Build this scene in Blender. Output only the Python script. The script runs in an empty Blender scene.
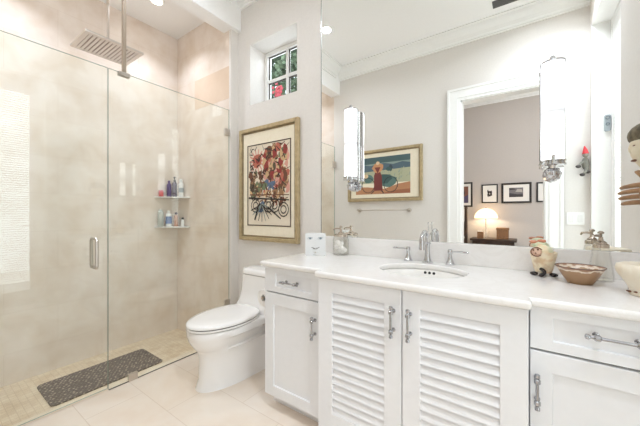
import bpy, bmesh, math, random
from mathutils import Vector, Matrix, noise
random.seed(7)
sc = bpy.context.scene
COL = sc.collection
PI = math.pi

# ------------------------------------------------------------------ camera, world, exposure
D = 1.777          # mirror wall plane
CAMZ = 1.153
OPP = 0.0          # wall opposite the mirror
cam_d = bpy.data.cameras.new('camera')
cam_d.sensor_width = 36.0
cam_d.lens = 290.0 / 640.0 * 36.0
cam_d.clip_start = 0.01
cam = bpy.data.objects.new('camera', cam_d)
COL.objects.link(cam)
cam.location = (0, 0, CAMZ)
cam.rotation_euler = (PI / 2, 0, math.atan2(204, 290))
sc.camera = cam

w = bpy.data.worlds.new('sky')
sc.world = w
w.use_nodes = True
bg = w.node_tree.nodes['Background']
bg.inputs[0].default_value = (0.86, 0.93, 1.0, 1)
bg.inputs[1].default_value = 3.0

sc.view_settings.view_transform = 'Standard'
sc.view_settings.look = 'None'
sc.view_settings.gamma = 1.0
sc.view_settings.use_curve_mapping = False
sc.view_settings.exposure = 0.1
try:
    sc.cycles.use_denoising = True
    sc.cycles.max_bounces = 14
    sc.cycles.diffuse_bounces = 8
    sc.cycles.glossy_bounces = 6
    sc.cycles.transmission_bounces = 8
    sc.cycles.transparent_max_bounces = 24
    sc.cycles.sample_clamp_indirect = 3.0
    sc.cycles.blur_glossy = 1.0
    sc.cycles.use_adaptive_sampling = False
except Exception:
    pass

CAN_POWER = 5.6
SHOWER_POWER = 5.3
DAY_POWER = 17.0
SCONCE_GLOW = 3.2
BED_FILL_POWER = 12.0


def light(name, kind, loc, power, color=(1, 1, 1), size=0.1, size_y=None, rot=(0, 0, 0), parent=None, spread=None, shape=None):
    d = bpy.data.lights.new(name, kind)
    d.energy = power
    d.color = color
    if kind == 'AREA':
        d.shape = shape or ('RECTANGLE' if size_y else 'DISK')
        d.size = size
        if size_y:
            d.size_y = size_y
        if spread:
            d.spread = spread
    else:
        d.shadow_soft_size = size
    o = bpy.data.objects.new(name, d)
    COL.objects.link(o)
    o.location = loc
    o.rotation_euler = rot
    if parent:
        o.parent = parent
    return o


# daylight standing outside the tall glass door and the small window
light('door_daylight', 'AREA', (0.95, 0.53, 1.5), DAY_POWER, (0.93, 0.97, 1.0), 2.5, 0.8, (0, PI / 2, 0), None)
light('window_daylight', 'AREA', (-1.75, 2.15, 2.75), 5.0, (0.93, 0.97, 1.0), 0.5, 0.3, (-PI / 2 - 0.5, 0, 0), None)


# ------------------------------------------------------------------ materials
def lin(c):
    return tuple((x / 12.92 if x <= 0.04045 else ((x + 0.055) / 1.055) ** 2.4) for x in c)


def rgb(r, g, b):
    return lin((r / 255, g / 255, b / 255)) + (1,)


def mat(name, col=(200, 200, 200), rough=0.5, metal=0.0, spec=0.5, coat=0.0):
    m = bpy.data.materials.new(name)
    m.use_nodes = True
    b = m.node_tree.nodes['Principled BSDF']
    b.inputs['Base Color'].default_value = rgb(*col)
    b.inputs['Roughness'].default_value = rough
    b.inputs['Metallic'].default_value = metal
    b.inputs['Specular IOR Level'].default_value = spec
    if coat:
        b.inputs['Coat Weight'].default_value = coat
        b.inputs['Coat Roughness'].default_value = 0.05
    return m


class N:
    def __init__(s, m):
        s.t = m.node_tree
        s.b = s.t.nodes.get('Principled BSDF')

    def n(s, typ, **kw):
        x = s.t.nodes.new(typ)
        for k, v in kw.items():
            if k in x.inputs:
                x.inputs[k].default_value = v
            else:
                setattr(x, k, v)
        return x

    def l(s, a, b):
        s.t.links.new(a, b)

    def coord(s, kind='Object'):
        return s.n('ShaderNodeTexCoord').outputs[kind]

    def ramp(s, fac, stops):
        r = s.n('ShaderNodeValToRGB')
        e = r.color_ramp.elements
        while len(e) < len(stops):
            e.new(0.5)
        for i, (p, c) in enumerate(stops):
            e[i].position = p
            e[i].color = rgb(*c)
        s.l(fac, r.inputs[0])
        return r.outputs[0]

    def noise(s, scale, detail=4, vec=None, rough=0.55, dist=0.0):
        x = s.n('ShaderNodeTexNoise', Scale=scale, Detail=detail, Roughness=rough, Distortion=dist)
        s.l(vec or s.coord(), x.inputs['Vector'])
        return x.outputs['Fac']

    def bump(s, h, strength=0.2, dist=0.002):
        x = s.n('ShaderNodeBump', Strength=strength, Distance=dist)
        s.l(h, x.inputs['Height'])
        s.l(x.outputs[0], s.b.inputs['Normal'])

    def mix(s, fac, a, b, mode='MIX'):
        x = s.n('ShaderNodeMix', data_type='RGBA', blend_type=mode)
        if hasattr(fac, 'is_linked'):
            s.l(fac, x.inputs[0])
        else:
            x.inputs[0].default_value = fac
        for v, i in ((a, 6), (b, 7)):
            if hasattr(v, 'is_linked'):
                s.l(v, x.inputs[i])
            else:
                x.inputs[i].default_value = rgb(*v)
        return x.outputs[2]


def noisy(name, c1, c2, scale, rough=0.5, bump=0.0, detail=4, metal=0.0, bscale=None, coat=0, stops=(0.35, 0.65)):
    m = mat(name, c1, rough, metal, coat=coat)
    n = N(m)
    f = n.noise(scale, detail)
    n.l(n.ramp(f, [(stops[0], c1), (stops[1], c2)]), n.b.inputs['Base Color'])
    if bump:
        n.bump(n.noise(bscale or scale, detail), bump)
    return m


def tile_mat(name, c1, c2, grout, tw, th, axes, off=(0, 0), rough=0.18, mortar=0.003, offset=0.5, vein=(0, 0, 0), veinfac=0.25, nscale=3.0, coat=0):
    """Stone tiles: brick pattern over two object axes."""
    m = mat(name, c1, rough, coat=coat)
    n = N(m)
    co = n.coord()
    sep = n.n('ShaderNodeSeparateXYZ')
    n.l(co, sep.inputs[0])
    comb = n.n('ShaderNodeCombineXYZ')
    for k in range(2):
        a = n.n('ShaderNodeMath', operation='ADD')
        n.l(sep.outputs[axes[k]], a.inputs[0])
        a.inputs[1].default_value = off[k]
        n.l(a.outputs[0], comb.inputs[k])
    br = n.n('ShaderNodeTexBrick', offset=offset, Scale=1.0)
    br.inputs['Mortar Size'].default_value = mortar
    br.inputs['Mortar Smooth'].default_value = 0.2
    br.inputs['Brick Width'].default_value = tw
    br.inputs['Row Height'].default_value = th
    br.inputs['Color1'].default_value = rgb(*c1)
    br.inputs['Color2'].default_value = rgb(*c2)
    br.inputs['Mortar'].default_value = rgb(*grout)
    n.l(comb.outputs[0], br.inputs['Vector'])
    f = n.noise(nscale, 7, dist=0.35)
    v = n.ramp(f, [(0.32, vein), (0.62, (255, 255, 255))])
    col = n.mix(veinfac, br.outputs['Color'], v, 'MULTIPLY')
    n.l(col, n.b.inputs['Base Color'])
    inv = n.n('ShaderNodeMath', operation='SUBTRACT')
    inv.inputs[0].default_value = 1.0
    n.l(br.outputs['Fac'], inv.inputs[1])
    n.bump(inv.outputs[0], 0.15, 0.001)
    return m


def glass_mat(name, tint=(250, 252, 250), ior=1.45, extra=0.0):
    m = bpy.data.materials.new(name)
    m.use_nodes = True
    t = m.node_tree
    t.nodes.remove(t.nodes['Principled BSDF'])
    out = t.nodes['Material Output']
    tr = t.nodes.new('ShaderNodeBsdfTransparent')
    tr.inputs[0].default_value = rgb(*tint)
    gl = t.nodes.new('ShaderNodeBsdfGlossy')
    gl.inputs['Roughness'].default_value = 0.0
    fr = t.nodes.new('ShaderNodeLayerWeight')      # Schlick reflectance from the facing angle
    fr.inputs['Blend'].default_value = 0.5
    pw = t.nodes.new('ShaderNodeMath')
    pw.operation = 'POWER'
    pw.inputs[1].default_value = 5.0
    t.links.new(fr.outputs['Facing'], pw.inputs[0])
    ad = t.nodes.new('ShaderNodeMath')
    ad.operation = 'MULTIPLY_ADD'
    ad.use_clamp = True
    f0 = ((ior - 1) / (ior + 1)) ** 2 + extra
    ad.inputs[1].default_value = 1 - f0
    ad.inputs[2].default_value = f0
    mx = t.nodes.new('ShaderNodeMixShader')
    t.links.new(pw.outputs[0], ad.inputs[0])
    t.links.new(ad.outputs[0], mx.inputs[0])
    t.links.new(tr.outputs[0], mx.inputs[1])
    t.links.new(gl.outputs[0], mx.inputs[2])
    t.links.new(mx.outputs[0], out.inputs[0])
    return m


def emit_mat(name, col, s):
    m = mat(name, col, 0.4)
    b = m.node_tree.nodes['Principled BSDF']
    b.inputs['Emission Color'].default_value = rgb(*col)
    b.inputs['Emission Strength'].default_value = s
    return m


def translucent_mat(name, col):
    m = bpy.data.materials.new(name)
    m.use_nodes = True
    t = m.node_tree
    t.nodes.remove(t.nodes['Principled BSDF'])
    tl = t.nodes.new('ShaderNodeBsdfTranslucent')
    tl.inputs[0].default_value = rgb(*col)
    df = t.nodes.new('ShaderNodeBsdfDiffuse')
    df.inputs[0].default_value = rgb(*col)
    mx = t.nodes.new('ShaderNodeMixShader')
    mx.inputs[0].default_value = 0.4
    t.links.new(tl.outputs[0], mx.inputs[1])
    t.links.new(df.outputs[0], mx.inputs[2])
    t.links.new(mx.outputs[0], t.nodes['Material Output'].inputs[0])
    return m


M = {}
M['wall'] = noisy('warm_white_wall_paint', (225, 221, 216), (228, 224, 219), 60, 0.6, 0.04, bscale=300)
M['ceil'] = noisy('white_ceiling_paint', (246, 246, 245), (248, 248, 247), 60, 0.7)
M['trim'] = noisy('white_trim_paint', (243, 243, 241), (245, 245, 243), 40, 0.35)
M['cabinet'] = noisy('white_cabinet_paint', (234, 235, 237), (236, 237, 239), 30, 0.3)
M['shadow_gap'] = mat('cabinet_gap', (90, 85, 80), 0.8)  # dark paint stands in for shade inside gaps; also colours gasket and seal
M['bedwall'] = noisy('grey_bedroom_paint', (194, 186, 180), (197, 189, 183), 50, 0.7)
M['bedfloor'] = noisy('bedroom_carpet', (170, 155, 138), (185, 170, 152), 80, 0.95, 0.3)
# counter marble: white with faint warm clouds and grey veins
M['counter'] = mat('white_marble', (243, 240, 238), 0.12)
n = N(M['counter'])
c = n.ramp(n.noise(5, 8, dist=1.2), [(0.3, (234, 231, 228)), (0.5, (236, 234, 231)), (0.75, (238, 236, 234))])
v = n.ramp(n.noise(2.2, 10, dist=2.5, rough=0.65), [(0.46, (255, 255, 255)), (0.5, (248, 247, 246)), (0.54, (255, 255, 255))])
n.l(n.mix(0.6, c, v, 'MULTIPLY'), n.b.inputs['Base Color'])
M['floor'] = tile_mat('cream_marble_floor', (240, 229, 216), (242, 232, 221), (226, 212, 197), 0.602, 0.301, (0, 1), (1.70 + 0.602, 0.034), 0.16, 0.0022, 0.5, (240, 226, 212), 0.5, 3.0)
M['sill'] = noisy('cream_marble_sill', (228, 212, 190), (235, 222, 203), 6, 0.2)
M['stone_x'] = tile_mat('travertine_side', (236, 226, 218), (238, 229, 221), (227, 216, 206), 0.602, 0.2985, (1, 2), (0.2, -0.115 + 0.2985 * 2), 0.22, 0.0015, 0.5, (228, 216, 200), 0.5, 4.5)
M['stone_y'] = tile_mat('travertine_end', (236, 225, 215), (238, 228, 219), (227, 215, 204), 0.602, 0.2985, (0, 2), (2.77 + 0.602, -0.115 + 0.2985 * 2), 0.22, 0.0015, 0.0, (226, 213, 196), 0.5, 4.5)
# darker tile-sized patch high on the end wall
n = N(M['stone_y'])
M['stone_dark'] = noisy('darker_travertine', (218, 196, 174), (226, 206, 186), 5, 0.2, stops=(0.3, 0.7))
M['mosaic'] = tile_mat('shower_mosaic', (228, 213, 190), (220, 203, 178), (211, 193, 168), 0.036, 0.036, (0, 1), (0, 0), 0.3, 0.0025, 0.0, (215, 196, 168), 0.5, 9)
M['chrome'] = mat('chrome', (206, 207, 210), 0.07, 1.0)
M['handle_chrome'] = mat('polished_pull_chrome', (176, 177, 181), 0.12, 1.0)
M['nickel'] = mat('brushed_nickel', (205, 198, 190), 0.28, 1.0)
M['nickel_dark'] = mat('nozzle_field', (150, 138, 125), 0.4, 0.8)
M['nickel_rod'] = mat('satin_nickel_rod', (170, 156, 140), 0.4, 0.9)
M['bronze'] = mat('warm_pewter', (198, 187, 174), 0.25, 1.0)
M['ceramic'] = mat('white_ceramic', (244, 242, 240), 0.07, coat=0.3)
M['basin'] = mat('white_basin', (240, 238, 234), 0.1)
M['dark'] = mat('dark_hole', (35, 33, 32), 0.5)
M['mirror'] = mat('mirror_silver', (249, 250, 248), 0.0, 1.0)
M['mirror_edge'] = mat('mirror_edge', (150, 155, 152), 0.2, 0.5)
M['glass'] = glass_mat('shower_glass', (253, 255, 253), 1.5, 0.0)
M['glass_edge'] = mat('glass_edge', (150, 165, 155), 0.15)
M['pane'] = glass_mat('window_glass', (250, 252, 252), 1.35)
M['jar_glass'] = glass_mat('jar_glass', (254, 254, 253), 1.5, 0.02)
M['opal'] = mat('opal_glass', (150, 148, 144), 0.25)  # two-bulb glow painted into the shade's emission, dimmer at mid-height
n = N(M['opal'])
sp0 = n.n('ShaderNodeSeparateXYZ')
n.l(n.coord(), sp0.inputs[0])
mr0 = n.n('ShaderNodeMapRange')
mr0.inputs['From Min'].default_value = 0.0
mr0.inputs['From Max'].default_value = 0.458
n.l(sp0.outputs[2], mr0.inputs['Value'])
rp0 = n.n('ShaderNodeValToRGB')
for p_, v_ in ((0.0, .8), (.24, 1.0), (.5, .19), (.76, 1.0), (1.0, .8)):
    e_ = rp0.color_ramp.elements.new(p_) if p_ not in (0.0, 1.0) else rp0.color_ramp.elements[0 if p_ == 0 else -1]
    e_.color = (v_, v_, v_, 1)
n.l(mr0.outputs[0], rp0.inputs[0])
mu0 = n.n('ShaderNodeMath', operation='MULTIPLY')
n.l(rp0.outputs[0], mu0.inputs[0])
mu0.inputs[1].default_value = SCONCE_GLOW
n.b.inputs['Emission Color'].default_value = (0.93, 0.96, 1.0, 1)
n.l(mu0.outputs[0], n.b.inputs['Emission Strength'])
M['can'] = emit_mat('lit_lamp', (255, 244, 226), 14)
M['gold'] = noisy('champagne_frame', (178, 160, 126), (196, 178, 142), 25, 0.35, metal=0.5)
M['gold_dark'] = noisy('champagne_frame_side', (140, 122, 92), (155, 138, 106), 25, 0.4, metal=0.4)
M['matboard'] = noisy('cream_mat_board', (236, 226, 203), (240, 231, 210), 40, 0.85)
M['matwhite'] = mat('white_mat_board', (238, 234, 228), 0.85)
M['black_frame'] = mat('black_frame', (32, 28, 27), 0.35)
M['wood_dark'] = noisy('dark_wood', (52, 35, 26), (75, 52, 38), 12, 0.4)
M['wood_mid'] = noisy('brown_wicker', (120, 84, 55), (160, 116, 78), 60, 0.7)
M['rubber'] = mat('mat_rubber', (110, 99, 90), 0.7)
n = N(M['rubber'])
mp = n.n('ShaderNodeMapping')
mp.inputs['Rotation'].default_value = (0, 0, 0.6)
n.l(n.coord(), mp.inputs[0])
vo = n.n('ShaderNodeTexVoronoi', Scale=42.0, Randomness=0.35)
n.l(mp.outputs[0], vo.inputs['Vector'])
n.l(n.ramp(vo.outputs['Distance'], [(0.22, (168, 155, 140)), (0.34, (108, 97, 88)), (0.6, (92, 82, 75))]), n.b.inputs['Base Color'])
n.bump(vo.outputs['Distance'], 0.5, 0.004)
M['leaf'] = noisy('green_leaf', (64, 84, 60), (122, 142, 114), 3, 0.6)
M['bark'] = noisy('bark', (92, 78, 64), (120, 104, 88), 9, 0.9)
M['red'] = mat('red_petal', (196, 78, 92), 0.5)
M['pink'] = mat('pink_plastic', (222, 110, 112), 0.35)
M['white_plastic'] = mat('white_plastic', (236, 236, 234), 0.35)
M['grey_plastic'] = mat('grey_plastic', (168, 178, 184), 0.4)
M['mint'] = mat('pale_grey_plastic', (196, 202, 198), 0.4)
M['purple'] = mat('purple_plastic', (96, 80, 122), 0.3)
M['dark_purple'] = mat('dark_purple_plastic', (74, 52, 70), 0.3)
M['tan_plastic'] = mat('tan_plastic', (190, 150, 132), 0.4)
M['blue_label'] = mat('blue_label', (130, 150, 190), 0.5)  # blue painted in for the blinds' reflection on a white bottle
M['paper'] = noisy('tissue_paper', (242, 240, 237), (246, 245, 243), 80, 0.95)
M['cotton'] = noisy('cotton', (245, 243, 240), (250, 249, 247), 40, 1.0, 0.3)
M['grille'] = mat('vent_slots', (84, 84, 82), 0.6)
M['blind'] = translucent_mat('white_blind', (242, 242, 238))
M['lampshade'] = translucent_mat('lit_shade', (255, 240, 214))


# ------------------------------------------------------------------ mesh helpers
def BM():
    return bmesh.new()


def box(bm, x0, x1, y0, y1, z0, z1, mi=0):
    vs = [bm.verts.new(p) for p in ((x0, y0, z0), (x1, y0, z0), (x1, y1, z0), (x0, y1, z0), (x0, y0, z1), (x1, y0, z1), (x1, y1, z1), (x0, y1, z1))]
    for f in ((3, 2, 1, 0), (4, 5, 6, 7), (0, 1, 5, 4), (1, 2, 6, 5), (2, 3, 7, 6), (3, 0, 4, 7)):
        bm.faces.new([vs[i] for i in f]).material_index = mi
    return vs


def bbox(x0, x1, y0, y1, z0, z1):
    bm = BM()
    box(bm, x0, x1, y0, y1, z0, z1)
    return bm


def xform(bm, verts, m):
    for v in verts:
        v.co = m @ v.co


def loft(bm, rings, close=True, cap0=True, cap1=True, mi=0):
    rv = [[bm.verts.new(p) for p in r] for r in rings]
    k = len(rings[0])
    for a, b in zip(rv[:-1], rv[1:]):
        for i in range(k if close else k - 1):
            j = (i + 1) % k
            bm.faces.new((a[i], a[j], b[j], b[i])).material_index = mi
    if cap0:
        bm.faces.new(rv[0][::-1]).material_index = mi
    if cap1:
        bm.faces.new(rv[-1]).material_index = mi
    return [v for r in rv for v in r]


def tube(bm, pts, r, seg=10, mi=0, cap=True):
    """Round tube along points; r a number or one per point."""
    pts = [Vector(p) for p in pts]
    rs = [r] * len(pts) if not hasattr(r, '__len__') else r
    rings = []
    up = None
    for i, p in enumerate(pts):
        t = (pts[min(i + 1, len(pts) - 1)] - pts[max(i - 1, 0)]).normalized()
        if up is None:
            up = t.orthogonal().normalized()
        up = (up - t * up.dot(t))
        up = up.normalized() if up.length > 1e-6 else t.orthogonal().normalized()
        s = t.cross(up)
        rings.append([p + (up * math.cos(a) + s * math.sin(a)) * rs[i] for a in [2 * PI * k / seg for k in range(seg)]])
    return loft(bm, rings, True, cap, cap, mi)


def lathe(bm, prof, cx=0, cy=0, cz=0, seg=28, mi=0, cap0=True, cap1=True, lobe=None):
    rings = []
    for r, z in prof:
        rings.append([(cx + math.cos(a) * r * (lobe(a, z) if lobe else 1), cy + math.sin(a) * r * (lobe(a, z) if lobe else 1), cz + z)
                      for a in [2 * PI * k / seg for k in range(seg)]])
    return loft(bm, rings, True, cap0, cap1, mi)


def ball(bm, c, r, seg=16, mi=0, sc3=(1, 1, 1)):
    prof = [(max(1e-4, math.sin(PI * i / 10)) * r, -math.cos(PI * i / 10) * r) for i in range(11)]
    vs = lathe(bm, prof, 0, 0, 0, seg, mi)
    for v in vs:
        v.co = Vector((c[0] + v.co.x * sc3[0], c[1] + v.co.y * sc3[1], c[2] + v.co.z * sc3[2]))
    return vs


def prism(bm, poly, axis, a, b, mi=0):
    """Extrude a 2-D outline along an axis (0 x: poly is (y,z); 1 y: (x,z); 2 z: (x,y))."""
    def p3(p, t):
        return (t, p[0], p[1]) if axis == 0 else (p[0], t, p[1]) if axis == 1 else (p[0], p[1], t)
    return loft(bm, [[p3(p, a) for p in poly], [p3(p, b) for p in poly]], mi=mi)


def rrect(x0, x1, y0, y1, r, seg=5):
    out = []
    for cx, cy, a0 in ((x1 - r, y1 - r, 0), (x0 + r, y1 - r, PI / 2), (x0 + r, y0 + r, PI), (x1 - r, y0 + r, 1.5 * PI)):
        for k in range(seg + 1):
            a = a0 + PI / 2 * k / seg
            out.append((cx + r * math.cos(a), cy + r * math.sin(a)))
    return out


def world_of(o):
    m = Matrix.LocRotScale(o.location, o.rotation_euler, o.scale)
    return world_of(o.parent) @ m if o.parent else m


def obj(name, bm, mats, parent=None, smooth=False, bevel=0.0, base=None, seg=2, angle=35):
    """Link ONE mesh object; coordinates in bm are world coordinates."""
    bmesh.ops.recalc_face_normals(bm, faces=bm.faces[:])
    me = bpy.data.meshes.new(name)
    if parent:
        bm.transform(world_of(parent).inverted())
    elif base:
        bm.transform(Matrix.Translation(-Vector(base)))
    bm.to_mesh(me)
    bm.free()
    for m in (mats if isinstance(mats, (list, tuple)) else [mats]):
        me.materials.append(M[m] if isinstance(m, str) else m)
    o = bpy.data.objects.new(name, me)
    COL.objects.link(o)
    if parent:
        o.parent = parent
    elif base:
        o.location = base
    if smooth or bevel:
        for p in me.polygons:
            p.use_smooth = True
        me.set_sharp_from_angle(angle=math.radians(angle))
    if bevel:
        b = o.modifiers.new('bevel', 'BEVEL')
        b.width = bevel
        b.segments = seg
        b.limit_method = 'ANGLE'
        b.angle_limit = math.radians(40)
        b.harden_normals = True
    return o


def tag(o, label=None, cat=None, group=None, kind=None):
    for k, v in (('label', label), ('category', cat), ('group', group), ('kind', kind)):
        if v:
            o[k] = v
    return o


def thing(name, label, cat, loc=(0, 0, 0), rz=0, group=None):
    o = bpy.data.objects.new(name, None)
    o.empty_display_size = 0.05
    COL.objects.link(o)
    o.location = loc
    o.rotation_euler = (0, 0, rz)
    return tag(o, label, cat, group)


def struct(name, bm, m, bevel=0.0, label=None, parent=None, smooth=False):
    o = obj(name, bm, m, parent, bevel=bevel, smooth=smooth)
    if not parent:
        o['kind'] = 'structure'
    if label:
        o['label'] = label
    return o


def dup(root, loc, label, rz=None):
    r = root.copy()
    COL.objects.link(r)
    r.location = loc
    r['label'] = label
    for ch in list(root.children):
        cc = ch.copy()
        COL.objects.link(cc)
        cc.parent = r
        for g in ch.children:
            d = g.copy()
            COL.objects.link(d)
            d.parent = cc
    return r


# ------------------------------------------------------------------ the room shell
GX = -2.215            # shower glass plane
XR = 0.488             # right wall
XB = -3.10             # long shower wall
YE = 1.698             # shower end wall
CZ = 3.17              # ceiling
SZ = 3.05              # shower ceiling
SF = -0.11             # shower floor
JX = -2.185            # jog between end wall and mirror wall
BY = -2.22             # bedroom wall
T = 0.12

struct('floor', bbox(GX - 0.002, XR + T, -0.12, D + 0.4, -0.12, 0), 'floor')
struct('floor_shower', bbox(XB - T, GX - 0.06, -0.12, YE + T, SF - 0.06, SF), 'mosaic')
struct('trim_sill', bbox(GX - 0.06, GX - 0.002, -0.12, YE, SF - 0.06, 0.0), 'sill')
struct('floor_bedroom', bbox(-3.2, 3.0, BY - T, -0.12, -0.12, 0), 'bedfloor')

# mirror wall with the window opening
WX0, WX1, WZ0, WZ1, WY = -2.022, -1.473, 2.122, 2.667, 1.963
bm = BM()
for x0, x1, z0, z1 in ((JX, WX0, 0, CZ), (WX0, WX1, 0, WZ0), (WX0, WX1, WZ1, CZ), (WX1, XR + T, 0, CZ)):
    box(bm, x0, x1, D, WY + 0.06, z0, z1)
struct('wall_back', bm, 'wall')
# shower walls
box_end = BM()
box(box_end, XB - T, JX, YE, YE + 0.3, SF - 0.06, SZ + 0.2)
struct('wall_shower_end', box_end, ['stone_y'])
bm = bbox(JX - 0.001, JX, YE, D, 0, CZ)
struct('trim_jamb', bbox(JX - 0.028, JX + 0.001, YE - 0.002, D, 0, SZ), 'wall')
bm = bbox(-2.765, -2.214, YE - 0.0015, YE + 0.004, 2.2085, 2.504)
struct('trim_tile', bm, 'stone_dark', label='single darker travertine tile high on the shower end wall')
struct('wall_shower_side', bbox(XB - T, XB, -T, YE, SF - 0.06, SZ + 0.2), 'stone_x')
struct('wall_shower_front', bbox(XB, GX - 0.03, -T, OPP, SF - 0.06, SZ + 0.2), 'stone_y')
# opposite wall with the doorway the camera stands in
DX0, DX1, DZ = -0.575, 0.168, 2.40
bm = BM()
for x0, x1, z0, z1 in ((GX - 0.03, DX0, 0, CZ), (DX0, DX1, DZ, CZ), (DX1, XR + T, 0, CZ)):
    box(bm, x0, x1, OPP - T, OPP, z0, z1)
struct('wall_front', bm, ['wall'])
# right wall with the deep opening of the tall glazed door
RY0, RY1, RZ, RT = 0.05, 1.01, 2.82, 0.17
bm = BM()
for y0, y1, z0, z1 in ((OPP, RY0, 0, CZ), (RY0, RY1, RZ, CZ), (RY1, D, 0, CZ)):
    box(bm, XR, XR + RT, y0, y1, z0, z1)
struct('wall_right', bm, 'wall')
struct('ceiling', bbox(-2.30, XR + T, -0.12, D, CZ, CZ + 0.1), 'ceil')
struct('ceiling_shower', bbox(XB - T, -2.26, -0.12, YE + T, SZ, SZ + 0.1), 'ceil')
struct('ceiling_beam', bbox(-2.29, -2.145, 0, D, 2.83, CZ), 'ceil')
# crown mouldings
crown = [(0, 0), (0, -0.145), (0.018, -0.145), (0.02, -0.125), (0.035, -0.118), (0.05, -0.085), (0.085, -0.05), (0.1, -0.022), (0.118, -0.018), (0.118, 0)]


def crown_run(name, axis, sign, wall, a, b):
    bm = BM()
    prism(bm, [(wall + sign * p[0], CZ + p[1]) for p in crown], axis, a, b)
    struct(name, bm, 'trim')


crown_run('trim_1', 1 - 1, 1, OPP, -2.145, XR)          # along the doorway wall
crown_run('trim_2', 0, -1, D, -2.145, XR)               # along the mirror wall
crown_run('trim_3', 1, 1, -2.145, 0.119, D - 0.119)     # along the beam
crown_run('trim_4', 1, -1, XR, 0.119, D - 0.119)        # along the right wall
# baseboards
for nm, a in (('baseboard_back', (JX, -1.27, D - 0.015, D, 0, 0.13)), ('baseboard_front', (-2.2, -0.715, 0, 0.015, 0, 0.13)), ('baseboard_right', (XR - 0.015, XR, 1.02, D - 0.62, 0, 0.13))):
    struct(nm, bbox(*a), 'trim', 0.004)
# doorway casing
bm = BM()


def casing(bm, x0, x1, zt, wdt, y, sgn):
    for st, th in ((0, 0.018), (0.3, 0.026), (0.82, 0.034)):
        wi = wdt * (1 - st)
        y0, y1 = sorted((y, y + sgn * th))
        o = wdt - wi
        for a, b in ((x0 - wdt, x0 - o), (x1 + o, x1 + wdt)):
            if st == 0:
                box(bm, a, b, y0, y1, 0, zt + wdt)
            elif st < 0.5:
                aa, bb = (x0 - wdt + 0.02, x0 - 0.03) if a < x0 else (x1 + 0.03, x1 + wdt - 0.02)
                box(bm, aa, bb, y0, y1, 0, zt + wdt - 0.02)
            else:
                aa, bb = (x0 - wdt, x0 - wdt + 0.025) if a < x0 else (x1 + wdt - 0.025, x1 + wdt)
                box(bm, aa, bb, y0, y1, 0, zt + wdt - 0.025)
        if st == 0:
            box(bm, x0, x1, y0, y1, zt, zt + wdt)
        elif st < 0.5:
            box(bm, x0 - 0.0299, x1 + 0.0299, y0, y1, zt + 0.03, zt + wdt - 0.02)
        else:
            box(bm, x0 - wdt, x1 + wdt, y0, y1, zt + wdt - 0.025, zt + wdt)


casing(bm, DX0, DX1, DZ, 0.135, OPP, 1)
box(bm, DX0, DX0 + 0.012, OPP - T, OPP, 0, DZ)
box(bm, DX1 - 0.012, DX1, OPP - T, OPP, 0, DZ)
box(bm, DX0, DX1, OPP - T, OPP, DZ - 0.012, DZ)
struct('door_1', bm, 'trim', label='white moulded casing of the open doorway to the bedroom')
# tall glazed door in the right wall
bm = BM()
xf = XR + 0.125
for y0, y1, z0, z1 in ((RY0, RY0 + 0.05, 0, RZ), (RY1 - 0.05, RY1, 0, RZ), (RY0 + 0.05, RY1 - 0.05, RZ - 0.05, RZ)):
    box(bm, xf, XR + RT - 0.005, y0, y1, z0, z1)
# smooth white jamb boards lining the reveal
box(bm, XR + 0.001, xf, RY0 + 0.0005, RY0 + 0.008, 0, RZ - 0.001)
box(bm, XR + 0.001, xf, RY1 - 0.008, RY1 - 0.0005, 0, RZ - 0.001)
box(bm, XR + 0.001, xf, RY0 + 0.008, RY1 - 0.008, RZ - 0.008, RZ - 0.0005)
d2 = struct('door_2', bm, 'trim', label='tall white glazed door deep in the right wall')
bm = BM()
xx = (xf + 0.003, XR + RT - 0.008)
ya_, yb_ = RY0 + 0.05, RY1 - 0.05
for y0, y1, z0, z1 in ((ya_, ya_ + 0.08, 0.01, RZ - .05), (yb_ - 0.08, yb_, 0.01, RZ - .05), (ya_ + 0.08, yb_ - 0.08, 0.01, 0.20), (ya_ + 0.08, yb_ - 0.08, RZ - 0.15, RZ - .05)):
    box(bm, *xx, y0, y1, z0, z1)
leaf = struct('door_leaf', bm, 'trim', parent=d2)
struct('door_pane', bbox(xf + 0.026, xf + 0.030, ya_ + 0.08, yb_ - 0.08, 0.20, RZ - 0.15), 'pane', parent=d2)
bm = BM()
box(bm, xf - 0.005, xf + .003, yb_ - 0.055, yb_ - 0.03, 0.93, 1.07)
tube(bm, [(xf, yb_ - 0.043, 1.0), (xf - 0.03, yb_ - 0.043, 1.0), (xf - 0.04, yb_ - 0.06, 1.0), (xf - 0.04, yb_ - 0.15, 1.0)], 0.008)
struct('door_handle', bm, 'nickel', parent=d2, smooth=True)
# venetian blind on the door
bl = thing('venetian_blind', 'white horizontal slat blind covering the tall glazed door', 'blind', (xf - .012, 0.5, RZ - 0.12))
bm = BM()
z = 0.25
while z < RZ - 0.19:
    vs = box(bm, -0.009, 0.009, ya_ + 0.082, yb_ - 0.082, -0.0008, 0.0008)
    xform(bm, vs, Matrix.Translation((xf + .0125, 0, z)) @ Matrix.Rotation(math.radians(14), 4, 'Y'))
    z += 0.027
obj('slats', bm, 'blind', bl)
obj('head_rail', bbox(xf + .004, xf + 0.022, ya_ + 0.082, yb_ - 0.082, RZ - 0.185, RZ - 0.151), 'trim', bl)
# ground outside the door
struct('ground', bbox(XR + RT, 4.0, -2.0, 4.0, -0.15, -0.05), 'sill')

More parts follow.
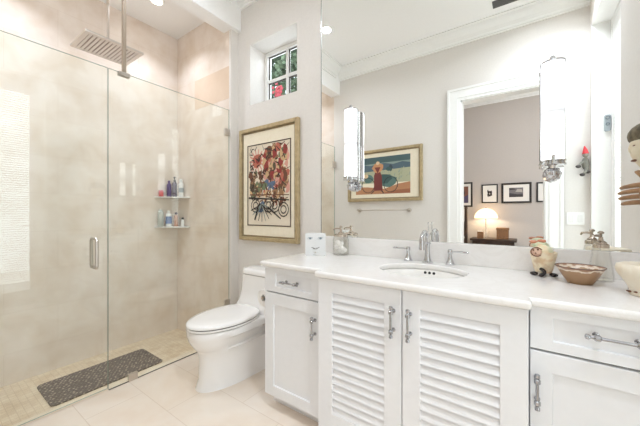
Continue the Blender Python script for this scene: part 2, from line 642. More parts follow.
# small window over the toilet
bm = BM()
f = 0.035
box(bm, WX0, WX1, WY, WY + 0.05, WZ0, WZ0 + f)
box(bm, WX0, WX1, WY, WY + 0.05, WZ1 - f, WZ1)
box(bm, WX0, WX0 + f, WY, WY + 0.05, WZ0 + f, WZ1 - f)
box(bm, WX1 - f, WX1, WY, WY + 0.05, WZ0 + f, WZ1 - f)
win = struct('window_1', bm, 'trim', label='small square four-pane window set deep in the wall above the toilet')
bm = BM()
xm, zm = (WX0 + WX1) / 2, (WZ0 + WZ1) / 2
box(bm, xm - 0.013, xm + 0.013, WY + 0.006, WY + 0.04, WZ0 + f, WZ1 - f)
box(bm, WX0 + f, xm - 0.013, WY + 0.006, WY + 0.04, zm - 0.013, zm + 0.013)
box(bm, xm + 0.013, WX1 - f, WY + 0.006, WY + 0.04, zm - 0.013, zm + 0.013)
struct('muntin', bm, 'trim', parent=win)
bm = BM()
gd = 0.010
for a, b in ((WX0 + f, xm - 0.013), (xm + 0.013, WX1 - f)):
    for e, g in ((WZ0 + f, zm - 0.013), (zm + 0.013, WZ1 - f)):
        for q in ((a, a + gd, e, g), (b - gd * .4, b, e, g), (a, b, e, e + gd * .5), (a, b, g - gd, g)):
            box(bm, q[0], q[1], WY + 0.018, WY + 0.026, q[2], q[3])
struct('window_gasket', bm, 'shadow_gap', parent=win)
struct('window_pane', bbox(WX0 + f, WX1 - f, WY + 0.02, WY + 0.024, WZ0 + f, WZ1 - f), 'pane', parent=win)

# bedroom beyond the doorway
struct('wall_bedroom', bbox(-3.2, 3.0, BY - T, BY, 0, CZ), 'bedwall')
struct('wall_bedroom_left', bbox(-3.2, -3.08, BY, -0.12, 0, CZ), 'bedwall')
struct('wall_bedroom_right', bbox(2.88, 3.0, BY, -0.12, 0, CZ), 'bedwall')
struct('ceiling_bedroom', bbox(-3.2, 3.0, BY - T, -0.12, CZ, CZ + 0.1), 'ceil')
bm = BM()
prism(bm, [(BY + p[0], CZ + p[1]) for p in crown], 0, -3.08, 2.88)
struct('trim_5', bm, 'trim')

# ------------------------------------------------------------------ wall mirror
t = thing('wall_mirror', 'large frameless mirror filling the wall above the vanity', 'mirror', (-0.4, D, 0.985))
obj('mirror_glass', bbox(-1.232, XR - 0.004, D - 0.006, D - 0.001, 0.9855, 3.02), 'mirror', t)
obj('mirror_edge', bbox(-1.237, -1.232, D - 0.0065, D - 0.0005, 0.9855, 3.02), 'mirror_edge', t)

# ------------------------------------------------------------------ vanity
CT = 0.868      # counter top
FL, FC = 1.225, 1.17     # cabinet fronts: side units, centre unit


def handle_bm(p0, p1, out=(0, -1, 0)):
    """Bar pull between two points on the face."""
    bm = BM()
    p0, p1, out = Vector(p0), Vector(p1), Vector(out)
    a = (p1 - p0).normalized()
    o = out * 0.032
    tube(bm, [p0 + o, p1 + o], 0.0048, 10)
    L = (p1 - p0).length
    for q in (p0 + a * L * .17, p1 - a * L * .17):
        tube(bm, [q, q + out * 0.004, q + out * 0.006, q + out * 0.026, q + out * .03], [0.009, 0.009, 0.0045, 0.0045, 0.008], 12)
        tube(bm, [q + o - a * .009, q + o - a * .005, q + o + a * .005, q + o + a * .009], [0.006, 0.0095, 0.0095, 0.006], 12)
    for e, s in ((p0, -1), (p1, 1)):
        tube(bm, [e + o - a * s * .008, e + o - a * s * .004, e + o + a * s * .004, e + o + a * s * .006], [0.005, 0.0078, 0.0078, 0.004], 12)
    return bm


def shaker(bm, x0, x1, z0, z1, y, sl, sr, st, sb, th=0.02, rec=0.010, panel=True):
    """Frame (and recessed panel) of a door or drawer front in one piece; front face at y."""
    def r4(a0, a1, c0, c1, yy):
        return [(a0, yy, c0), (a1, yy, c0), (a1, yy, c1), (a0, yy, c1)]
    inn = (x0 + sl, x1 - sr, z0 + sb, z1 - st)
    if panel:
        loft(bm, [r4(x0, x1, z0, z1, y + th), r4(x0, x1, z0, z1, y), r4(*inn, y), r4(*inn, y + rec)])
    else:
        rg = [r4(x0, x1, z0, z1, y + th), r4(x0, x1, z0, z1, y), r4(*inn, y), r4(*inn, y + th)]
        loft(bm, rg + rg[:1], cap0=False, cap1=False)
        bmesh.ops.remove_doubles(bm, verts=bm.verts[:], dist=1e-6)


def side_cabinet(name, label, x0, x1, hand, dpan, pan, gap_left, yb=D - 0.004):
    t = thing(name, label, 'cabinet', ((x0 + x1) / 2, 1.5, 0))
    obj('carcass', bbox(x0, x1, FL + 0.021, yb, 0.085, 0.8375), 'cabinet', t, bevel=0.002)
    obj('toe_kick', bbox(x0 + 0.0, x1, FL + 0.075, yb - .05, 0, 0.085), 'cabinet', t)
    obj('gap', bbox(x0 + 0.004, x1 - 0.004, FL + 0.017, FL + 0.022, 0.1, 0.83), 'shadow_gap', t)  # dark sheet painting in the shade behind drawer and door
    d0, d1 = x0 + 0.003, x1 - 0.004
    bm = BM()
    shaker(bm, d0, d1, 0.694, 0.836, FL, *dpan)
    dr = obj('drawer', bm, 'cabinet', t, bevel=0.0025)
    zc = 0.768
    obj('drawer_handle', handle_bm(*hand[0]), 'handle_chrome', dr, smooth=True)
    bm = BM()
    shaker(bm, d0, d1, 0.085, 0.687, FL, *pan)
    dd = obj('door', bm, 'cabinet', t, bevel=0.0025)
    obj('door_handle', handle_bm(*hand[1]), 'handle_chrome', dd, smooth=True)
    return t


side_cabinet('vanity_cabinet', 'white vanity cabinet with drawer over panelled door beside the toilet', -1.266, -0.837,
             [((-1.112, FL, 0.766), (-0.992, FL, 0.766)), ((-0.893, FL, 0.503), (-0.893, FL, 0.612))],
             (0.082, 0.076, 0.034, 0.034), (0.068, 0.088, 0.068, 0.062), True)
side_cabinet('vanity_cabinet', 'white vanity cabinet with drawer over panelled door right of the louvred doors', 0.014, XR - 0.004,
             [((0.158, FL, 0.776), (0.296, FL, 0.776)), ((0.036, FL, 0.508), (0.036, FL, 0.616))],
             (0.062, 0.062, 0.032, 0.034), (0.06, 0.06, 0.066, 0.066), False)
# centre unit with louvred doors
t = thing('sink_cabinet', 'white sink cabinet with two louvred doors under the basin', 'cabinet', (-0.42, 1.45, 0))
bm = BM()
box(bm, -0.836, -0.816, FC + 0.021, D - .004, 0.085, 0.8375)
box(bm, -0.007, 0.013, FC + 0.021, D - .004, 0.085, 0.8375)
box(bm, -0.816, -0.007, D - 0.02, D - .004, 0.085, 0.8375)
box(bm, -0.816, -0.007, FC + 0.021, D - .02, 0.085, 0.105)
box(bm, -0.816, -0.007, FC + 0.021, FC + 0.04, 0.82, 0.8375)
obj('carcass', bm, 'cabinet', t)
obj('toe_kick', bbox(-0.80, -0.02, FC + 0.05, FC + 0.07, 0, 0.085), 'cabinet', t)
for s in (0, 1):
    bm = BM()
    fx = -0.836 if s == 0 else -0.039
    prism(bm, [(fx, 0), (fx + 0.052, 0), (fx + 0.052, 0.05), (fx + 0.042, 0.065), (fx + 0.052, 0.0845), (fx, 0.0845)], 1, FC - 0.004, FC + 0.045)
    obj('foot', bm, 'cabinet', t, bevel=0.003)
for x0, x1, l0, l1, hx in ((-0.834, -0.4135, -0.753, -0.489, -0.447), (-0.4095, 0.011, -0.338, -0.068, -0.377)):
    bm = BM()
    z0, z1 = 0.085, 0.834
    shaker(bm, x0, x1, z0, z1, FC, l0 - x0, x1 - l1, z1 - 0.768, 0.105, panel=False)
    dd = obj('door', bm, 'cabinet', t, bevel=0.002)
    bm = BM()
    box(bm, l0, l1, FC + 0.0245, FC + 0.027, 0.19, 0.768)
    zz = 0.19
    pitch = (0.768 - 0.19) / 16
    for k in range(16):
        # flat louvre blade: lower edge out, upper edge tucked behind the next one
        zb = zz + k * pitch
        prism(bm, [(FC + 0.001, zb + 0.0015), (FC + 0.006, zb), (FC + 0.0185, zb + pitch), (FC + 0.015, zb + pitch + 0.0015)], 0, l0, l1)
    obj('louvre_panel', bm, 'cabinet', dd)
    obj('door_handle', handle_bm((hx, FC, 0.645), (hx, FC, 0.765)), 'handle_chrome', dd, smooth=True)

# counter slab with oval cut-out
SXC, SYC, SA, SB = -0.425, 1.49, 0.205, 0.165


def counter():
    bm = BM()
    yb = D - 0.003
    out = []
    XA, XL, XRr, XE = -1.291, -0.846, 0.021, XR - 0.003
    yl, yc = 1.203, 1.147
    base = [(XA, yb), (XA, yl), (XL, yl), (XL, yc), (XRr, yc), (XRr, yl), (XE, yl), (XE, yb)]
    # dense outline so that the oval joins it cleanly
    tot = []
    for (a, b) in zip(base, base[1:] + base[:1]):
        k = max(1, int(math.dist(a, b) / 0.05))
        tot += [(a[0] + (b[0] - a[0]) * i / k, a[1] + (b[1] - a[1]) * i / k) for i in range(k)]
    ov = [(SXC + SA * math.cos(2 * PI * i / 64), SYC + SB * math.sin(2 * PI * i / 64)) for i in range(64)]
    v1 = [bm.verts.new((x, y, CT)) for x, y in tot]
    v2 = [bm.verts.new((x, y, CT)) for x, y in ov]
    e = [bm.edges.new((v1[i], v1[(i + 1) % len(v1)])) for i in range(len(v1))]
    e += [bm.edges.new((v2[i], v2[(i + 1) % 64])) for i in range(64)]
    bmesh.ops.triangle_fill(bm, use_beauty=True, use_dissolve=False, edges=e)
    fs = [f_ for f_ in bm.faces if math.hypot((f_.calc_center_median().x - SXC) / SA, (f_.calc_center_median().y - SYC) / SB) < 0.97 and all(v in v2 for v in f_.verts)]
    if fs:
        bmesh.ops.delete(bm, geom=fs, context='FACES_ONLY')
    r = bmesh.ops.extrude_face_region(bm, geom=bm.faces[:])
    for v in r['geom']:
        if isinstance(v, bmesh.types.BMVert):
            v.co.z = CT - 0.030
    return bm


co = obj('countertop', counter(), 'counter', bevel=0.012, seg=4)
tag(co, 'white marble vanity countertop with a bumped-out middle and oval sink opening', 'countertop')
bk = obj('backsplash', bbox(-1.243, XR - 0.003, D - 0.022, D - 0.002, CT, 0.985), 'counter', bevel=0.002)
tag(bk, 'low white marble backsplash strip running under the mirror', 'backsplash')
# basin
t = thing('sink_basin', 'white oval undermount basin set into the countertop', 'sink', (SXC, SYC, CT - 0.17))
bm = BM()
ring = lambda k, z, dy=0: [(SXC + (SA * k) * math.cos(2 * PI * i / 48), SYC + dy + (SB * k) * math.sin(2 * PI * i / 48), z) for i in range(48)]
lv = [(1.09, CT - 0.0305), (1.09, CT - 0.034), (1.012, CT - 0.036), (0.985, CT - 0.06), (0.92, CT - 0.11), (0.75, CT - 0.148), (0.45, CT - 0.163), (0.1, CT - 0.168)]
lv_in = [(1.035, CT - 0.0305), (1.0, CT - 0.034), (0.97, CT - 0.06), (0.9, CT - 0.105), (0.72, CT - 0.14), (0.42, CT - 0.155), (0.1, CT - 0.159)]
loft(bm, [ring(*q) for q in lv_in][::-1] + [ring(*q) for q in lv], cap0=True, cap1=True)
obj('bowl', bm, 'basin', t, smooth=True, angle=60)
bm = BM()
lathe(bm, [(0.024, 0), (0.024, 0.003), (0.014, 0.005), (0.012, 0.003)], SXC, SYC, CT - 0.1585)
obj('drain', bm, 'chrome', t, smooth=True)
for i in (-1, 0, 1):
    bm = BM()
    vs = lathe(bm, [(0.0075, -0.003), (0.0075, 0.0012)], 0, 0, 0, 14)
    xform(bm, vs, Matrix.Translation((SXC + i * 0.023, SYC + SB * math.sqrt(1 - (i * .023 / SA) ** 2) * 0.981, CT - 0.045)) @ Matrix.Rotation(PI / 2 - 0.15, 4, 'X'))
    obj('overflow_hole', bm, 'dark', t)

# faucet set
FX, FY = -0.452, 1.712
t = thing('faucet', 'chrome widespread faucet with hooked spout and two lever handles behind the basin', 'faucet', (FX, FY, CT))
bm = BM()
lathe(bm, [(0.030, 0), (0.030, 0.006), (0.022, 0.012), (0.0165, 0.03), (0.0135, 0.07), (0.0125, 0.105), (0.017, 0.11), (0.0175, 0.116), (0.0125, 0.121), (0.0125, 0.15), (0.0165, 0.155), (0.0165, 0.162), (0.008, 0.17), (0.004, 0.173)], FX, FY, CT, 24)
sp = []
for k in range(15):
    a = PI * 0.96 * k / 14
    sp.append((FX, FY - 0.055 + 0.055 * math.cos(a) - 0.0, CT + 0.135 + 0.045 * math.sin(a)))
sp = [(FX, FY, CT + 0.125)] + sp[1:] + [(FX, FY - 0.112, CT + 0.115), (FX, FY - 0.113, CT + 0.085)]
rr = [0.0105] * (len(sp) - 4) + [0.012, 0.0135, 0.0145, 0.015]
tube(bm, sp, rr, 14)
spt = obj('spout', bm, 'chrome', t, smooth=True)
bm = BM()
tube(bm, [(FX, FY + 0.018, CT + 0.13), (FX, FY + 0.018, CT + 0.225)], 0.0022, 8)
ball(bm, (FX, FY + 0.018, CT + 0.226), 0.0055, 12)
tube(bm, [(FX, FY, CT + 0.132), (FX, FY + 0.02, CT + 0.132)], 0.004, 8)
obj('lift_rod', bm, 'chrome', spt, smooth=True)
for s, hx in ((-1, FX - 0.115), (1, FX + 0.118)):
    bm = BM()
    lathe(bm, [(0.026, 0), (0.026, 0.005), (0.021, 0.01), (0.0135, 0.028), (0.0095, 0.05), (0.009, 0.058), (0.0125, 0.063), (0.0125, 0.078), (0.009, 0.083), (0.003, 0.085)], hx, FY + 0.012, CT, 22)
    tube(bm, [(hx, FY + 0.012, CT + 0.071), (hx + s * 0.03, FY + 0.012, CT + 0.072), (hx + s * 0.06, FY + 0.012, CT + 0.073), (hx + s * 0.085, FY + 0.012, CT + 0.072), (hx + s * 0.094, FY + 0.012, CT + 0.072)], [0.005, 0.0045, 0.006, 0.0065, 0.004], 10)
    obj('handle', bm, 'chrome', t, smooth=True)


# ------------------------------------------------------------------ sconces on the mirror
def make_sconce(x, label):
    y, z0, z1 = D - 0.058, 1.388, 1.846
    t = thing('wall_sconce', label, 'wall lamp', (x, y, z0), 0, 'sconces on the mirror')
    bm = BM()
    R = 0.0425
    prof = [(R, 0.006), (R, z1 - z0 - 0.004)]
    lathe(bm, prof, x, y, z0, 36, cap0=False, cap1=False)
    obj('lamp_shade', bm, 'opal', t, smooth=True)
    # chrome channel behind the glass
    bm = BM()
    poly = []
    for k in range(13):
        a = PI * 0.06 + PI * 0.88 * k / 12
        poly.append((x + (R + 0.004) * math.cos(a), y + (R + 0.004) * math.sin(a)))
    for k in range(12, -1, -1):
        a = PI * 0.06 + PI * 0.88 * k / 12
        poly.append((x + (R + 0.001) * math.cos(a), y + (R + 0.001) * math.sin(a)))
    prism(bm, poly, 2, z0, z1)
    obj('back_channel', bm, 'chrome', t, smooth=True, angle=50)
    bm = BM()
    lathe(bm, [(R + 0.007, 0), (R + 0.007, 0.006), (R + 0.003, 0.008), (R + 0.003, 0.014), (R + 0.007, 0.016), (R + 0.007, 0.022), (R - 0.002, 0.022)], x, y, z0 - 0.014, 36)
    tube(bm, [(x, y - R - 0.006, z0 - 0.012), (x, y - R - 0.006, z0 + 0.022)], [0.007, 0.006], 10)
    ball(bm, (x, y - R - 0.006, z0 + 0.024), 0.0065, 10)
    obj('bottom_cap', bm, 'chrome', t, smooth=True)
    bm = BM()
    lathe(bm, [(R + 0.005, 0), (R + 0.005, 0.008), (R - 0.004, 0.012), (0.01, 0.013)], x, y, z1 - 0.004, 36)
    lathe(bm, [(0.005, 0), (0.005, 0.01), (0.011, 0.014), (0.012, 0.02), (0.006, 0.028), (0.001, 0.03)], x, y, z1 + 0.006, 16)
    obj('top_cap', bm, 'chrome', t, smooth=True)
    bm = BM()
    tube(bm, [(x, y, z0 - 0.012), (x, y, z0 - 0.035)], [0.012, 0.010], 12)
    ball(bm, (x, y, z0 - 0.052), 0.026, 20)
    tube(bm, [(x, y, z0 - 0.052), (x, y + 0.03, z0 - 0.052), (x, D - 0.016, z0 - 0.052), (x, D - 0.013, z0 - 0.052), (x, D - 0.0065, z0 - 0.052)], [0.013, 0.012, 0.012, 0.036, 0.036], 22)
    for k in range(8):
        a = 2 * PI * k / 8
        ball(bm, (x + 0.026 * math.cos(a), y + 0.008, z0 - 0.052 + 0.026 * math.sin(a)), 0.0085, 10)
    obj('bracket', bm, 'chrome', t, smooth=True)
    return t


s1 = make_sconce(-0.956, 'tall opal glass sconce mounted on the mirror above the face vase')
s2 = dup(s1, (0.1085, s1.location.y, s1.location.z), 'tall opal glass sconce mounted on the mirror above the footed creature pot')

# ------------------------------------------------------------------ toilet
TX = -1.725


def outline(yf, yb, wf, wb, z, tc=0.42, k=30, cx=TX, pw=2.2):
    pts = []
    for i in range(k + 1):
        tt = 1 - math.cos(i / k * PI / 2)
        y = yf + (yb - yf) * tt
        s_ = min(tt / tc, 1.0)
        wdt = (wf + (wb - wf) * tt) * max(0.0, 1 - (1 - s_) ** pw) ** (1 / pw)
        pts.append((wdt, y))
    right = [(cx + w_, y, z) for w_, y in pts]
    left = [(cx - w_, y, z) for w_, y in pts[1:]][::-1]
    return right + left


t = thing('toilet', 'white one-piece skirted toilet with closed lid between shower and vanity', 'toilet', (TX, 1.4, 0))
bm = BM()
yb = D - 0.012
lv = [(1.075, yb, .125, .175, 0.0), (1.078, yb, .122, .173, 0.006), (1.095, yb, .112, .170, 0.06), (1.10, yb, .110, .168, 0.17), (1.095, yb, .115, .168, 0.225), (1.08, yb, .140, .166, 0.256), (1.073, yb, .150, .10, 0.262),
      (1.050, yb, .185, .07, 0.295), (1.036, yb, .20, .07, 0.325), (1.030, yb, .195, .12, 0.345), (1.027, yb, .19, .185, 0.352), (1.025, yb, .19, .19, 0.388), (1.033, yb, .182, .185, 0.397)]
loft(bm, [outline(*q) for q in lv])
tr = obj('bowl', bm, 'ceramic', t, smooth=True, angle=50)
bm = BM()


def lidline(yf, ybk, wd, z, n_=44, cx=TX):
    out = []
    yc = yf + (ybk - yf) * 0.56
    for i in range(n_):
        a = 2 * PI * i / n_
        cxx, sy = math.cos(a), math.sin(a)
        if sy < 0:
            y = yc + (yc - yf) * sy
            x = wd * cxx
        else:
            ex = 2 / 3.2
            x = wd * (abs(cxx) ** ex) * (1 if cxx > 0 else -1) * (1 - 0.18 * sy)
            y = yc + (ybk - yc) * abs(sy) ** ex
        out.append((cx + x, y, z))
    return out


loft(bm, [lidline(1.024, 1.53, .186, .3985), lidline(1.018, 1.53, .191, .402), lidline(1.018, 1.53, .191, .410), lidline(1.022, 1.53, .188, .4125)])
obj('seat', bm, 'ceramic', t, smooth=True, angle=60)
bm = BM()
loft(bm, [lidline(1.024, 1.535, .187, .4180), lidline(1.017, 1.535, .191, .4205), lidline(1.017, 1.535, .191, .430), lidline(1.026, 1.53, .184, .438), lidline(1.06, 1.51, .155, .443), lidline(1.14, 1.46, .09, .4455)])
obj('lid', bm, 'ceramic', t, smooth=True, angle=60)
obj('seat_gap', (lambda b: (loft(b, [lidline(1.026, 1.52, .1855, .397), lidline(1.026, 1.52, .1855, .419)]), b)[1])(BM()), 'shadow_gap', t)  # dark core painted in as the shade between seat and lid


def rr3(hx, y0, y1, r, z):
    return [(TX + x, y, z) for x, y in rrect(-hx, hx, y0, y1, r, 8)]


bm = BM()
loft(bm, [rr3(.188, 1.50, yb, .05, .38), rr3(.188, 1.505, yb, .05, .42), rr3(.19, 1.535, yb, .06, .46), rr3(.190, 1.55, yb, .075, .53), rr3(.187, 1.555, yb, .09, .662)])
obj('tank', bm, 'ceramic', t, smooth=True, angle=50)
bm = BM()
loft(bm, [rr3(.180, 1.560, yb, .09, .664), rr3(.186, 1.552, yb, .095, .668), rr3(.186, 1.552, yb, .095, .692), rr3(.178, 1.560, yb - .005, .09, .704), rr3(.15, 1.59, yb - .02, .075, .709)])
obj('tank_lid', bm, 'ceramic', t, smooth=True, angle=60)
bm = BM()
tube(bm, [(TX + .10, 1.55, .31), (TX + .13, 1.57, .315), (TX + .135, 1.66, .315), (TX + .13, D - .016, .30)], 0.011, 10)
ball(bm, (TX + .14, 1.57, .318), .02, 12)
obj('supply_valve', bm, 'nickel', t, smooth=True)

# toilet paper on the side of the vanity
t = thing('toilet_paper_roll', 'white toilet paper roll hanging on the vanity side near the tank', 'toilet paper', (-1.33, 1.36, 0.60))
bm = BM()
RZc, RY, RX = 0.62, 1.33, -1.335
rings = []
for r_, y in ((.02, RY - .05), (.052, RY - .05), (.054, RY - .047), (.054, RY + .047), (.052, RY + .05), (.02, RY + .05)):
    rings.append([(RX + r_ * math.cos(a), y, RZc + r_ * math.sin(a)) for a in [2 * PI * i / 28 for i in range(28)]])
loft(bm, rings + [rings[0]], cap0=False, cap1=False)
obj('roll', bm, 'paper', t, smooth=True)
bm = BM()
tube(bm, [(RX, RY - .06, RZc), (RX, RY + .075, RZc), (RX + .01, RY + .085, RZc), (-1.2650, RY + .085, RZc)], .008, 10)
obj('holder', bm, 'nickel', t, smooth=True)

# ------------------------------------------------------------------ shower enclosure
GT = 2.097


def glass_panel(name, parent, y0, y1, z0, z1):
    bm = BM()
    box(bm, GX - 0.005, GX + 0.005, y0, y1, z0, z1)
    for f_ in bm.faces:
        nrm = f_.normal if f_.normal.length else None
    bm.normal_update()
    for f_ in bm.faces:
        f_.material_index = 0 if abs(f_.normal.x) > .5 else 1
    return obj(name, bm, ['glass', 'glass_edge'], parent)


t = thing('glass_screen', 'fixed clear glass shower panel beside the toilet with metal clamps', 'shower screen', (GX, 1.2, 0))
glass_panel('glass', t, 0.752, YE - 0.002, 0.001, GT)
for y0, y1, z0, z1 in ((0.868, 0.925, 0.0005, 0.046), (YE - 0.05, YE - 0.0005, 1.855, 1.92), (YE - 0.05, YE - 0.0005, 0.3, 0.365)):
    obj('clamp', bbox(GX - 0.012, GX + 0.012, y0, y1, z0, z1), 'nickel', t, bevel=0.002)
obj('seal', bbox(GX + 0.0052, GX + 0.009, 0.752, YE - 0.003, 0.0005, 0.005), 'shadow_gap', t)
t = thing('shower_door', 'clear glass shower door with a pull handle nearest the doorway', 'shower door', (GX, 0.4, 0))
glass_panel('glass', t, 0.03, 0.747, 0.012, GT)
bm = BM()
for s in (-1, 1):
    hy = 0.675
    p = [(GX + s * 0.005, hy, 0.81), (GX + s * 0.035, hy, 0.81), (GX + s * 0.045, hy, 0.82), (GX + s * 0.045, hy, 0.98), (GX + s * 0.035, hy, 0.99), (GX + s * 0.005, hy, 0.99)]
    tube(bm, p, 0.0095, 12)
obj('pull_handle', bm, 'nickel', t, smooth=True)
for z in (0.3, 1.8):
    obj('hinge', bbox(GX - 0.014, GX + 0.014, 0.0005, 0.075, z, z + 0.09), 'nickel', t, bevel=0.002)
# ceiling rod holding the panel
t = thing('support_rod', 'square metal rod from the ceiling clamped to the top of the glass', 'rod', (GX, 0.842, GT))
obj('post', bbox(GX - 0.011, GX + 0.011, 0.831, 0.853, GT + 0.004, 2.83), 'nickel_rod', t, bevel=0.002)
bm = BM()
box(bm, GX - 0.016, GX - 0.0055, 0.808, 0.876, GT - 0.022, GT + 0.004)
box(bm, GX + 0.0055, GX + 0.016, 0.808, 0.876, GT - 0.022, GT + 0.004)
box(bm, GX - 0.0055, GX + 0.0055, 0.808, 0.876, GT + 0.0005, GT + 0.004)
obj('clamp', bm, 'nickel', t, bevel=0.0015)

# rain shower head
HX0, HX1, HY0, HY1, HZ = -2.885, -2.545, 0.725, 1.112, 2.45
hx, hy = (HX0 + HX1) / 2, (HY0 + HY1) / 2
t = thing('rain_shower', 'large rectangular rain shower head hanging from the ceiling', 'shower head', (hx, hy, HZ))
bm = BM()
box(bm, HX0, HX1, HY0, HY1, HZ + 0.006, HZ + 0.014)
bx = [(HX0, HX0 + .028, HY0, HY1), (HX1 - .028, HX1, HY0, HY1), (HX0 + .028, HX1 - .028, HY0, HY0 + .03), (HX0 + .028, HX1 - .028, HY1 - .03, HY1)]
for q in bx:
    box(bm, *q, HZ, HZ + 0.006)
pl = obj('head_plate', bm, 'nickel', t)
bm = BM()
ns = 13
for k in range(ns):
    yy = HY0 + .03 + (HY1 - HY0 - .06) * (k + .5) / ns
    box(bm, HX0 + .028, HX1 - .028, yy - .0085, yy + .0085, HZ + .001, HZ + .006)
obj('nozzle_bars', bm, 'nickel', t)
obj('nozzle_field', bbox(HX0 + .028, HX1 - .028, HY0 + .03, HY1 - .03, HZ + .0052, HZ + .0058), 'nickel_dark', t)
bm = BM()
tube(bm, [(hx, hy, HZ + .014), (hx, hy, HZ + .03), (hx, hy, HZ + .035), (hx, hy, SZ - .012), (hx, hy, SZ - .01), (hx, hy, SZ)], [.02, .02, .0095, .0095, .03, .03], 14)
obj('ceiling_arm', bm, 'nickel', t, smooth=True)

# shower mat
t = BM()
rp = rrect(-2.893, -2.505, 0.535, 1.253, 0.03, 5)
loft(t, [[(x, y, SF + .0005) for x, y in rp], [(x, y, SF + .007) for x, y in rp], [(x * .996 - 2.70 * .004, y * .996 + .894 * .004, SF + .009) for x, y in rp]])
tag(obj('shower_mat', t, 'rubber', base=(-2.7, .894, SF)), 'dark grey-brown woven rubber mat lying on the shower floor', 'bath mat')

# corner shelves
for z, lb in ((1.322, 'upper'), (1.013, 'lower')):
    bm = BM()
    R = 0.245
    poly = [(XB + .0005, YE - .0005)] + [(XB + .0005 + R * math.cos(a), YE - .0005 - R * math.sin(a)) for a in [PI / 2 * i / 8 for i in range(9)]]
    poly = [(XB + .0005, YE - .0005), (XB + R, YE - .0005), (XB + R * .97, YE - .03), (XB + .03, YE - R * .97), (XB + .0005, YE - R)]
    prism(bm, poly, 2, z - .012, z)
    tag(obj('corner_shelf', bm, 'counter', base=(XB + .1, YE - .1, z), bevel=.002),
        {'upper': 'upper marble corner shelf in the shower holding the dark pump bottle', 'lower': 'lower marble corner shelf in the shower under the other shelf'}[lb], 'shelf', 'corner shelves in the shower')


def bottle(name, label, cat, x, y, z, body, bmats, cap=None, cmat='white_plastic', band=None, bandmat=None, seg=18, sx=1, group='toiletries on the shower shelves'):
    t = thing(name, label, cat, (x, y, z), 0, group)
    bm = BM()
    body = [(r_ * .86, z_ * .94) for r_, z_ in body]
    vs = lathe(bm, body, 0, 0, 0, seg)
    xform(bm, vs, Matrix.Translation((x, y, z)) @ Matrix.Diagonal((sx, 1, 1, 1)))
    obj('body', bm, bmats, t, smooth=True)
    if band:
        bm = BM()
        vs = lathe(bm, [(r_ * .865, z_ * .94) for r_, z_ in band], 0, 0, 0, seg)
        xform(bm, vs, Matrix.Translation((x, y, z)) @ Matrix.Diagonal((sx, 1, 1, 1)))
        obj('label_band', bm, bandmat, t, smooth=True)
    if cap:
        bm = BM()
        cap(bm, 0, 0, 0)
        xform(bm, bm.verts, Matrix.Translation((x, y, z)) @ Matrix.Diagonal((.86, .86, .94, 1)))
        obj('cap', bm, cmat, t, smooth=True)
    return t


def pumpcap(h):
    def f_(bm, x, y, z):
        lathe(bm, [(.014, h), (.014, h + .018), (.005, h + .02), (.005, h + .042), (.011, h + .043), (.011, h + .053), (.002, h + .054)], x, y, z, 14)
        tube(bm, [(x, y, z + h + .048), (x + .02, y - .02, z + h + .047), (x + .026, y - .026, z + h + .038)], .004, 8)
    return f_


def flatcap(h, r, hh):
    return lambda bm, x, y, z: lathe(bm, [(r, h), (r, h + hh), (r * .85, h + hh + .003)], x, y, z, 16)


def bt(r, h, sh=.02, nk=.012):
    return [(r * .92, 0), (r, .004), (r, h - sh), (r * .8, h - sh * .4), (nk, h), (nk, h + .004)]


zu, zl = 1.3225, 1.0135
bottle('pump_bottle', 'dark purple pump bottle standing highest on the upper shower shelf', 'bottle', -3.03, 1.628, zu, bt(.026, .17), 'dark_purple', pumpcap(.172), 'dark')
bottle('shampoo_bottle', 'purple bottle beside the dark pump bottle on the upper shelf', 'bottle', -3.04, 1.575, zu, bt(.027, .15), 'purple', flatcap(.152, .014, .025), 'purple')
bottle('shampoo_bottle', 'white bottle at the right end of the upper shower shelf', 'bottle', -2.965, 1.662, zu, bt(.028, .165), 'white_plastic', flatcap(.167, .02, .03), 'white_plastic', [(.0284, .05), (.0284, .1)], 'grey_plastic')
bottle('soap_tub', 'low red and pink tub at the left end of the upper shelf', 'tub', -3.055, 1.50, zu, [(.024, 0), (.026, .003), (.026, .05), (.02, .054)], 'pink', flatcap(.052, .025, .012), 'red')
bottle('shampoo_bottle', 'pale grey squeeze bottle leaning tall on the lower shelf left', 'bottle', -3.055, 1.495, zl, bt(.032, .17, .01, .024), 'mint', flatcap(.172, .02, .012), 'mint')
bottle('shampoo_bottle', 'white bottle with blue label in the middle of the lower shelf', 'bottle', -3.04, 1.572, zl, bt(.034, .15), 'white_plastic', flatcap(.152, .018, .02), 'white_plastic', [(.0344, .03), (.0344, .11)], 'blue_label')
bottle('lotion_tube', 'tan tube with dark cap near the shower corner on the lower shelf', 'tube', -2.995, 1.625, zl, bt(.024, .13), 'tan_plastic', flatcap(.132, .016, .02), 'dark_purple')
bottle('travel_bottle', 'small white bottle with dark cap at the right end of the lower shelf', 'bottle', -2.935, 1.662, zl, bt(.018, .075), 'white_plastic', flatcap(.077, .013, .018), 'dark')

# ------------------------------------------------------------------ recessed lights and ceiling vent


def make_can(x, y, z, label, power, spread=2.6):
    t = thing('recessed_light', label, 'ceiling light', (x, y, z), 0, 'recessed ceiling lights')
    bm = BM()
    lathe(bm, [(.047, -.002), (.066, -.006), (.068, -.002), (.068, -.0005), (.047, -.0005)], x, y, z, 28, cap0=False, cap1=False)
    obj('trim_ring', bm, 'trim', t, smooth=True)
    bm = BM()
    lathe(bm, [(.045, -.0006), (.045, -.0018)], x, y, z, 28)
    obj('lamp', bm, 'can', t)
    light('can_light', 'AREA', (0, 0, -.012), power, (0.82, 0.89, 1.0), .09, parent=t, spread=spread)
    return t


